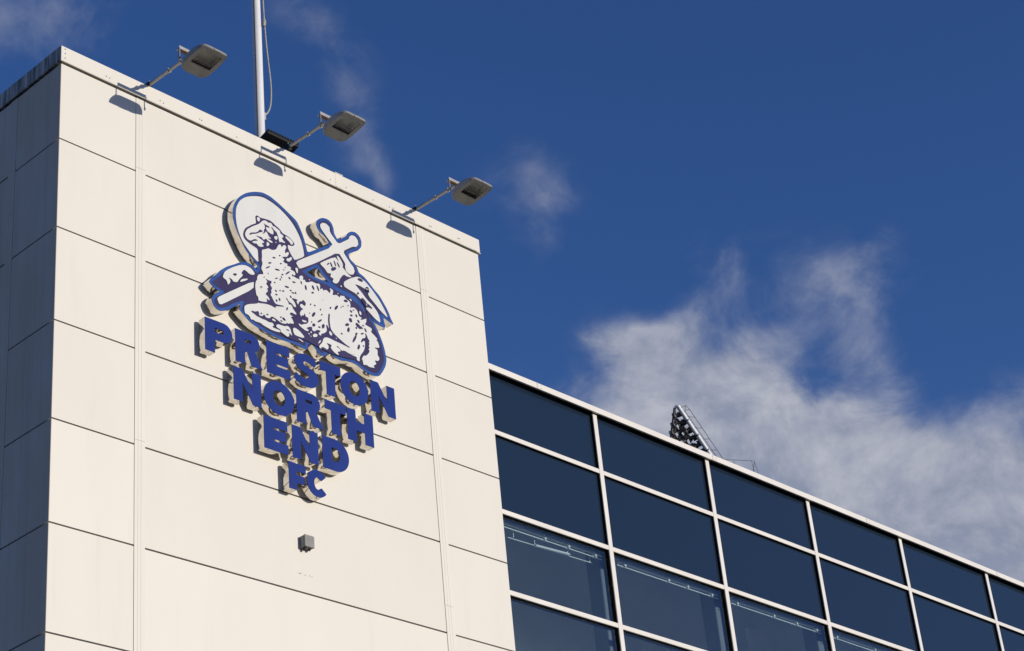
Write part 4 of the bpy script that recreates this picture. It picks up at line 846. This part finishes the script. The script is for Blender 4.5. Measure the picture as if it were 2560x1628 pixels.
# ------------------------------------------------------------------ black flood lamp on the roof
fl = empty('roof_floodlight', (3.56, .36, -.25), 'black finned flood lamp on the roof at the foot of the flagpole', 'floodlight')
sl = -.29
zt = lambda y: .318 + (y - .166) * sl
prof = [(.170, zt(.17) - .0), (.162, zt(.162) + .02), (.166, zt(.166) + .045), (.56, zt(.56) + .045), (.56, zt(.56))]
MB().extrude(prof, 'x', 3.300, 3.835).build('body', black_m, fl, .004)
for i in range(20):
    x = 3.31 + i * .0268
    MB().extrude([(.156, zt(.156) + .008), (.156, zt(.156) + .062), (.54, zt(.54) + .062), (.54, zt(.54) + .04)], 'x', x, x + .007).build('fin', black_m, fl)
for x in (3.36, 3.77): MB().box(x - .012, x + .012, .40, .44, -.25, zt(.44) + .01).build('leg', black_m, fl)
MB().box(3.345, 3.785, .39, .45, -.2495, -.235).build('base_plate', black_m, fl)
for x in (3.40, 3.44): MB().tube((x, .30, zt(.3) + .002), (x, .30, zt(.3) - .008), .007, n=8).build('bolt', galv_m, fl)

# ------------------------------------------------------------------ flagpole and halyard
px_, py_ = 3.548, .60
fp = empty('flagpole', (px_, py_, -.25), 'white tapered flagpole rising from the tower roof', 'flagpole')
MB().tube((px_, py_, -.25), (px_, py_, 2.415), .0685, .066, n=28).build('lower_section', pole_m, fp, smooth=True)
MB().tube((px_, py_, 2.40), (px_, py_, 2.43), .0675, .0645, n=28).build('joint_collar', pole_m, fp, smooth=True)
MB().tube((px_, py_, 2.42), (px_, py_, 7.5), .062, .045, n=28).build('upper_section', pole_m, fp, smooth=True)
MB().tube((px_, py_, 7.5), (px_, py_, 7.58), .05, .01, n=16).build('cap', pole_m, fp, smooth=True)
MB().tube((px_, py_, -.25), (px_, py_, -.22), .14, n=24).build('foot', galv_m, fp, smooth=True)
MB().tube((px_ - .066, py_ - .035, -.2), (px_ - .064, py_ - .035, 3.4), .006, n=6).build('cable', black_m, fp)
MB().box(px_ + .055, px_ + .10, py_ - .02, py_ + .02, .90, 1.02).build('cleat', galv_m, fp, .004)
hp = empty('halyard', (px_ + .09, py_, .93), 'slack pale halyard rope with a knot beside the flagpole', 'rope')
pts = [(px_ + .085, py_, .98), (px_ + .135, py_, 1.03), (px_ + .19, py_, 1.14), (px_ + .216, py_, 1.30), (px_ + .222, py_, 1.48), (px_ + .214, py_, 1.66), (px_ + .190, py_, 1.90), (px_ + .165, py_, 2.18), (px_ + .148, py_, 2.48), (px_ + .140, py_, 2.60), (px_ + .132, py_, 2.95), (px_ + .110, py_, 3.6), (px_ + .07, py_, 7.4)]
for _ in range(2):
    Q = [pts[0]]
    for a, b in zip(pts, pts[1:]):
        Q += [tuple(a[i] * .75 + b[i] * .25 for i in range(3)), tuple(a[i] * .25 + b[i] * .75 for i in range(3))]
    pts = Q + [pts[-1]]
MB().path(pts, .011, 8).build('rope', rope_m, hp, smooth=True)
kn = MB()
for i in range(5):
    kn.tube((px_ + .143 + random.uniform(-.012, .012), py_ - .015, 2.53 + i * .018), (px_ + .143 + random.uniform(-.012, .012), py_ + .02, 2.545 + i * .018), .02, n=8)
kn.tube((px_ + .14, py_, 2.51), (px_ + .14, py_, 2.64), .020, .016, n=8)
kn.build('knot', rope_m, hp, smooth=True)

# ------------------------------------------------------------------ junction box under the sign
jb = empty('junction_box', (3.495, -.045, -5.57), 'small grey junction box on the wall below the letters', 'box')
MB().box(3.425, 3.570, -.078, -.0005, -5.568, -5.422).build('body', box_m, jb, .008)
MB().box(3.423, 3.572, -.094, -.0785, -5.570, -5.420).build('lid', box_m, jb, .005)
for x in (3.440, 3.555):
    for z in (-5.553, -5.437): MB().tube((x, -.094, z), (x, -.098, z), .006, n=8).build('lid_screw', galv_m, jb)
MB().tube((3.455, -.045, -5.565), (3.455, -.045, -5.600), .018, n=12).build('cable_gland', black_m, jb)
MB().tube((3.53, -.045, -5.565), (3.53, -.045, -5.590), .014, n=12).build('cable_gland', black_m, jb)

# ------------------------------------------------------------------ glass wing
GY = .35
MX = [9.553, 12.159, 14.769, 17.432, 20.195, 22.96, 25.73, 28.5, 31.3]
TZ = [-2.752, -3.938, -5.098, -6.27, -7.44, -8.61, -9.78, -10.95, -12.12, -13.3, -14.5, -15.7]
X0, X1 = W + .002, 34.1
wing = empty('glass_wing', ((X0 + X1) / 2, 5, -TOP), 'wing with dark blue curtain wall glazing in a white grid', 'building')
CAPT, CAPB = -1.732, -1.822
YC = .295
for a, b in ((X0, 8.30), (8.303, 12.27), (12.273, 16.4), (16.403, 20.5), (20.503, 24.6), (24.603, X1)):
    MB().extrude([(YC, CAPB), (YC, CAPT), (YC + .01, CAPT + .006), (1.0, CAPT + .02), (1.0, CAPT - .04), (YC + .03, CAPT - .04), (YC + .03, CAPB)], 'x', a, b).build('coping', frame_m, wing)
for x in (8.30, 12.27, 16.4, 20.5):
    MB().box(x - .03, x + .06, YC - .003, YC - .0005, CAPB + .004, CAPT - .004).build('splice_cover', frame_m, wing)
sc = MB()
for x in (8.275, 8.355, 12.245, 12.325, 16.375, 16.455, 20.475, 20.55):
    for z in (CAPB + .025, CAPT - .025): sc.tube((x, YC - .0005, z), (x, YC - .006, z), .006, n=8)
tag(sc.build('screw_heads', screw_m, wing), kind='stuff')
MB().box(X0, X1, YC + .031, GY + .20, CAPB + .012, CAPB + .03).build('soffit', gasket_m, wing)
YG = GY + .050                                     # glass face
MW, THH = .043, .034
for x in [X0 + .01] + MX + [X1 - .05]:
    w_ = MW if x != X0 + .01 else .01
    MB().box(x - w_, x + w_, GY, GY + .018, -TOP, CAPB + .011).build('mullion', frame_m, wing, .003)
    MB().box(x - w_ + .004, x + w_ - .004, GY + .0185, YG + .10, -TOP, CAPB + .011).build('mullion_gasket', gasket_m, wing)
xs = [X0 + .021] + MX + [X1 - .05]
for k in range(len(xs) - 1):
    a = xs[k] + (MW if k else 0) + .0005
    b = xs[k + 1] - MW - .0005
    for z in TZ:
        MB().box(a, b, GY + .003, GY + .021, z - THH, z + THH).build('transom', frame_m, wing, .003)
        MB().box(a, b, GY + .0215, YG + .10, z - THH + .004, z + THH - .004).build('transom_gasket', gasket_m, wing)
    zz = [CAPB + THH + .006] + TZ + [-TOP]
    for r in range(len(zz) - 1):
        vision = (r in (2, 3, 4)) or (r in (7, 8))
        nm = 'window_pane' if vision else 'spandrel_pane'
        po = MB().box(a + .002, b - .002, YG, YG + .020, zz[r + 1] + THH - .003, zz[r] - THH + .003).build(nm, glass_m if vision else spandrel_m, wing)
        # panes never sit quite in one plane
        kx, kz = random.gauss(0, .0016), random.gauss(0, .0022)
        cx_ = sum(v.co.x for v in po.data.vertices) / 8; cz_ = sum(v.co.z for v in po.data.vertices) / 8
        for v in po.data.vertices: v.co.y += .002 + kx * (v.co.x - cx_) + kz * (v.co.z - cz_)
# rooms behind the glass
MB().box(X0, X1, 9.0, 9.2, -TOP, CAPT - .05).build('rear_wall', room_m, wing)
MB().box(X1, X1 + .2, GY + .1, 9.2, -TOP, CAPT - .05).build('end_wall', frame_m, wing)
MB().box(X0, X1, 1.001, 9.2, CAPT - .30, CAPT - .06).build('roof', roof_m, wing)
MB().box(X0, X1, YG + .11, 9.0, -2.20, -2.07).build('ceiling', room_m, wing)
MB().box(X0, X1, YG + .11, 9.0, -7.55, -7.35).build('floor_slab', carpet_m, wing)
MB().box(X0, X1, YG + .11, 9.0, -10.9, -10.7).build('floor_slab', carpet_m, wing)
MB().box(X0, X1, YG + .104, YG + .109, -3.90, -2.201).build('spandrel_backing', dark_m, wing)
MB().box(X0, X1, 3.2, 3.3, -7.349, -2.201).build('partition', room_m, wing)
for x in MX[:6]: MB().box(x + .20, x + .46, .75, 1.01, -7.349, -2.201).build('column', column_m, wing, .01)
for x, zt_ in ((16.5, -2.73), (24.3, -2.73)):
    MB().box(x, x + .56, 3.10, 3.199, -7.349, zt_).build('white_panel', paint_white_m, wing, .006)
    MB().box(x - .35, x - .05, 3.12, 3.199, -4.2, -3.7).build('notice_board', carpet_m, wing, .004)

# roller blind rails, their brackets, one slack tube light
ORD = ['first', 'second', 'third', 'fourth', 'fifth', 'sixth']
for k in range(6):
    a, b = xs[k] + .36, xs[k + 1] + .04
    y, z = .55, -3.97
    t = empty('blind_rail', ((a + b) / 2, y, z), 'pale blind rail with clips behind glass, %s bay from the white tower' % ORD[k], 'blind rail', 'blind rails behind the upper windows')
    MB().tube((a, y, z), (b, y, z), .026, n=12).build('roller', clear_m, t, smooth=True)
    MB().tube((a, y - .02, z + .045), (b, y - .02, z + .045), .008, n=8).build('guide_rod', clear_m, t, smooth=True)
    MB().box(a - .03, b, y - .008, y + .004, z - .075, z - .064).build('hem_bar', paint_white_m, t)
    n = 4
    for i in range(n):
        x = a + .55 + (b - a - .75) * i / (n - 1) - (.45 if i == 0 else 0) + random.uniform(-.05, .05)
        MB().box(x - .020, x + .020, y - .034, y + .028, z - .07, z + .05).build('clip', paint_white_m, t, .004)
    for x in (a + .06, a + 1.0, b - .11):
        MB().box(x - .03, x + .03, y - .05, y - .035, z + .035, z + .06).build('wall_clip', paint_white_m, t, .003)
        MB().tube((x, y - .042, z + .05), (x, y - .042, -2.201), .006, n=6).build('hanger', chrome_m, t)
t = empty('tube_light', (8.6, .63, -4.1), 'slim white tube light on a track behind glass in the bay beside the tower', 'light fitting')
MB().tube((8.527 - .265, .62, -4.115), (9.221 - .27, .62, -4.08), .017, n=10).build('tube', paint_white_m, t, smooth=True)
MB().tube((7.73, .64, -4.12), (9.46, .64, -4.085), .007, n=8).build('track', paint_white_m, t, smooth=True)
for x in (7.85, 8.27, 8.94, 9.4): MB().tube((x, .64, -4.09), (x, .64, -2.201), .004, n=6).build('wire', chrome_m, t)

# ------------------------------------------------------------------ stadium mast far behind
mast = empty('stadium_floodlight_mast', (64.0, 37.6, -TOP), 'slanting white stadium light mast with dark lamps and caged ladder behind glass wing', 'mast')
P0, P1 = Vector((61.85, 36.97, 29.85)), Vector((67.0, 36.45, 23.66))
d = (P1 - P0)
for i in range(9):
    a, b = P0 + d * (i / 9 + .004), P0 + d * ((i + 1) / 9 - .006)
    MB().tube(a, b, .108, n=16).build('boom_section', mast_white_m, mast, smooth=True)
    MB().tube(b - d * .002, b + d * .012, .070, n=12).build('boom_joint', mast_dark_m, mast, smooth=True)
Q0, Q1 = Vector((61.80, 37.11, 29.76)), Vector((62.75, 39.3, 25.9))
MB().tube(Q0, Q1, .07, n=12).build('frame_tube', mast_grey_m, mast, smooth=True)
MB().tube(P0 + Vector((0, 0, -.02)), Q0, .07, n=12).build('frame_head', mast_white_m, mast, smooth=True)
view = Vector((.655, .57, .496)); right = Vector((.691, -.717, -.089)); upv = right.cross(view)
for r_ in range(8):
    f_ = .09 + r_ * .092
    L0, R0_ = Q0.lerp(Q1, f_), P0.lerp(P1, f_ * .62 + .01)
    MB().tube(L0, R0_, .028, n=8).build('cross_bar', mast_dark_m, mast)
    n = max(1, int((R0_ - L0).length / .31))
    for i in range(n):
        c = L0.lerp(R0_, (i + .45 + random.uniform(-.08, .08)) / (n + .35)) + view * (.10 + random.uniform(0, .10))
        ax = (-view * random.uniform(-.1, .35) - right * random.uniform(.5, .85) + upv * -random.uniform(.3, .6)).normalized()
        o_ = ax.orthogonal().normalized()
        # lamp: shell that flares to its rim, glass set inside
        l = MB(); l.tube(c, c + ax * .17, .10, .185, n=14); l.tube(c + ax * .17, c + ax * .20, .195, n=14, cap=False)
        l.tube(c - ax * .16, c, .105, .095, n=10)
        e1 = ax.cross(view).normalized(); e2 = ax.cross(e1)
        s_ = .10 + random.uniform(0, .05); bc = c - ax * .12 + e1 * random.uniform(-.1, .1)
        l.add([bc + e1 * s_ * i_ + e2 * s_ * 1.25 * j_ + ax * s_ * k_ for i_ in (-1, 1) for j_ in (-1, 1) for k_ in (-1, 1)], [(0, 1, 3, 2), (4, 6, 7, 5), (0, 4, 5, 1), (2, 3, 7, 6), (0, 2, 6, 4), (1, 5, 7, 3)])
        lp = l.build('floodlamp', mast_dark_m, mast, smooth=True)
        MB().tube(c + ax * .175, c + ax * .185, .155, n=14).build('lamp_glass', mast_glass_m, lp)
        lb = MB(); side = ax.cross(upv).normalized()
        lb.tube(c + side * .15 + ax * .1, c + side * .15 - view * .0 + upv * .16, .014, n=6); lb.tube(c - side * .15 + ax * .1, c - side * .15 + upv * .16, .014, n=6)
        lb.tube(c + side * .15 + upv * .16, c - side * .15 + upv * .16, .014, n=6)
        lb.build('lamp_bracket', mast_grey_m, lp)
RA, RA1 = Vector((62.19, 36.81, 29.58)), Vector((67.17, 36.21, 23.70))
RB, RB1 = Vector((62.35, 36.61, 29.61)), Vector((67.25, 36.05, 23.70))
for a, b in ((RA, RA1), (RB, RB1)): MB().tube(a, b, .016, n=8).build('ladder_rail', mast_grey_m, mast)
for i in range(12):
    f_ = .06 + i * .085
    a, b = P0.lerp(P1, f_ + .02), RB.lerp(RB1, f_)
    MB().tube(a, b, .013, n=6).build('rung', mast_grey_m, mast)
tp = [(62.15, 36.66, 29.81), (62.00, 36.89, 29.73), (62.08, 36.85, 29.52), (62.21, 36.88, 29.48), (62.15, 36.66, 29.81), (62.35, 36.61, 29.61), (62.20, 36.80, 29.62)]
MB().path(tp, .014, 6).build('cage_head', mast_grey_m, mast)
MB().path([(64.10, 36.45, 27.30), (64.63, 36.05, 27.25), (65.26, 35.43, 27.13), (65.36, 35.33, 27.10)], .013, 6).build('guard_rail', mast_grey_m, mast)
for a, b in (((65.25, 35.42, 27.14), (65.55, 35.5, 26.2)), ((65.36, 35.33, 27.10), (65.75, 35.4, 26.2)), ((65.48, 35.59, 26.65), (65.37, 35.34, 27.05)), ((64.63, 36.05, 27.25), (64.75, 36.05, 26.2)), ((65.75, 35.4, 26.2), (64.75, 36.05, 26.2)), ((64.75, 36.05, 26.2), (64.85, 36.67, 26.2))):
    MB().tube(a, b, .013, n=6).build('guard_post', mast_grey_m, mast)
MB().tube((66.9, 36.5, 24.0), (66.9, 36.5, -TOP), .35, .6, n=24).build('column', mast_white_m, mast, smooth=True)
MB().tube((62.74, 39.3, 25.92), (66.9, 36.5, 23.0), .10, n=12).build('frame_foot', mast_grey_m, mast)
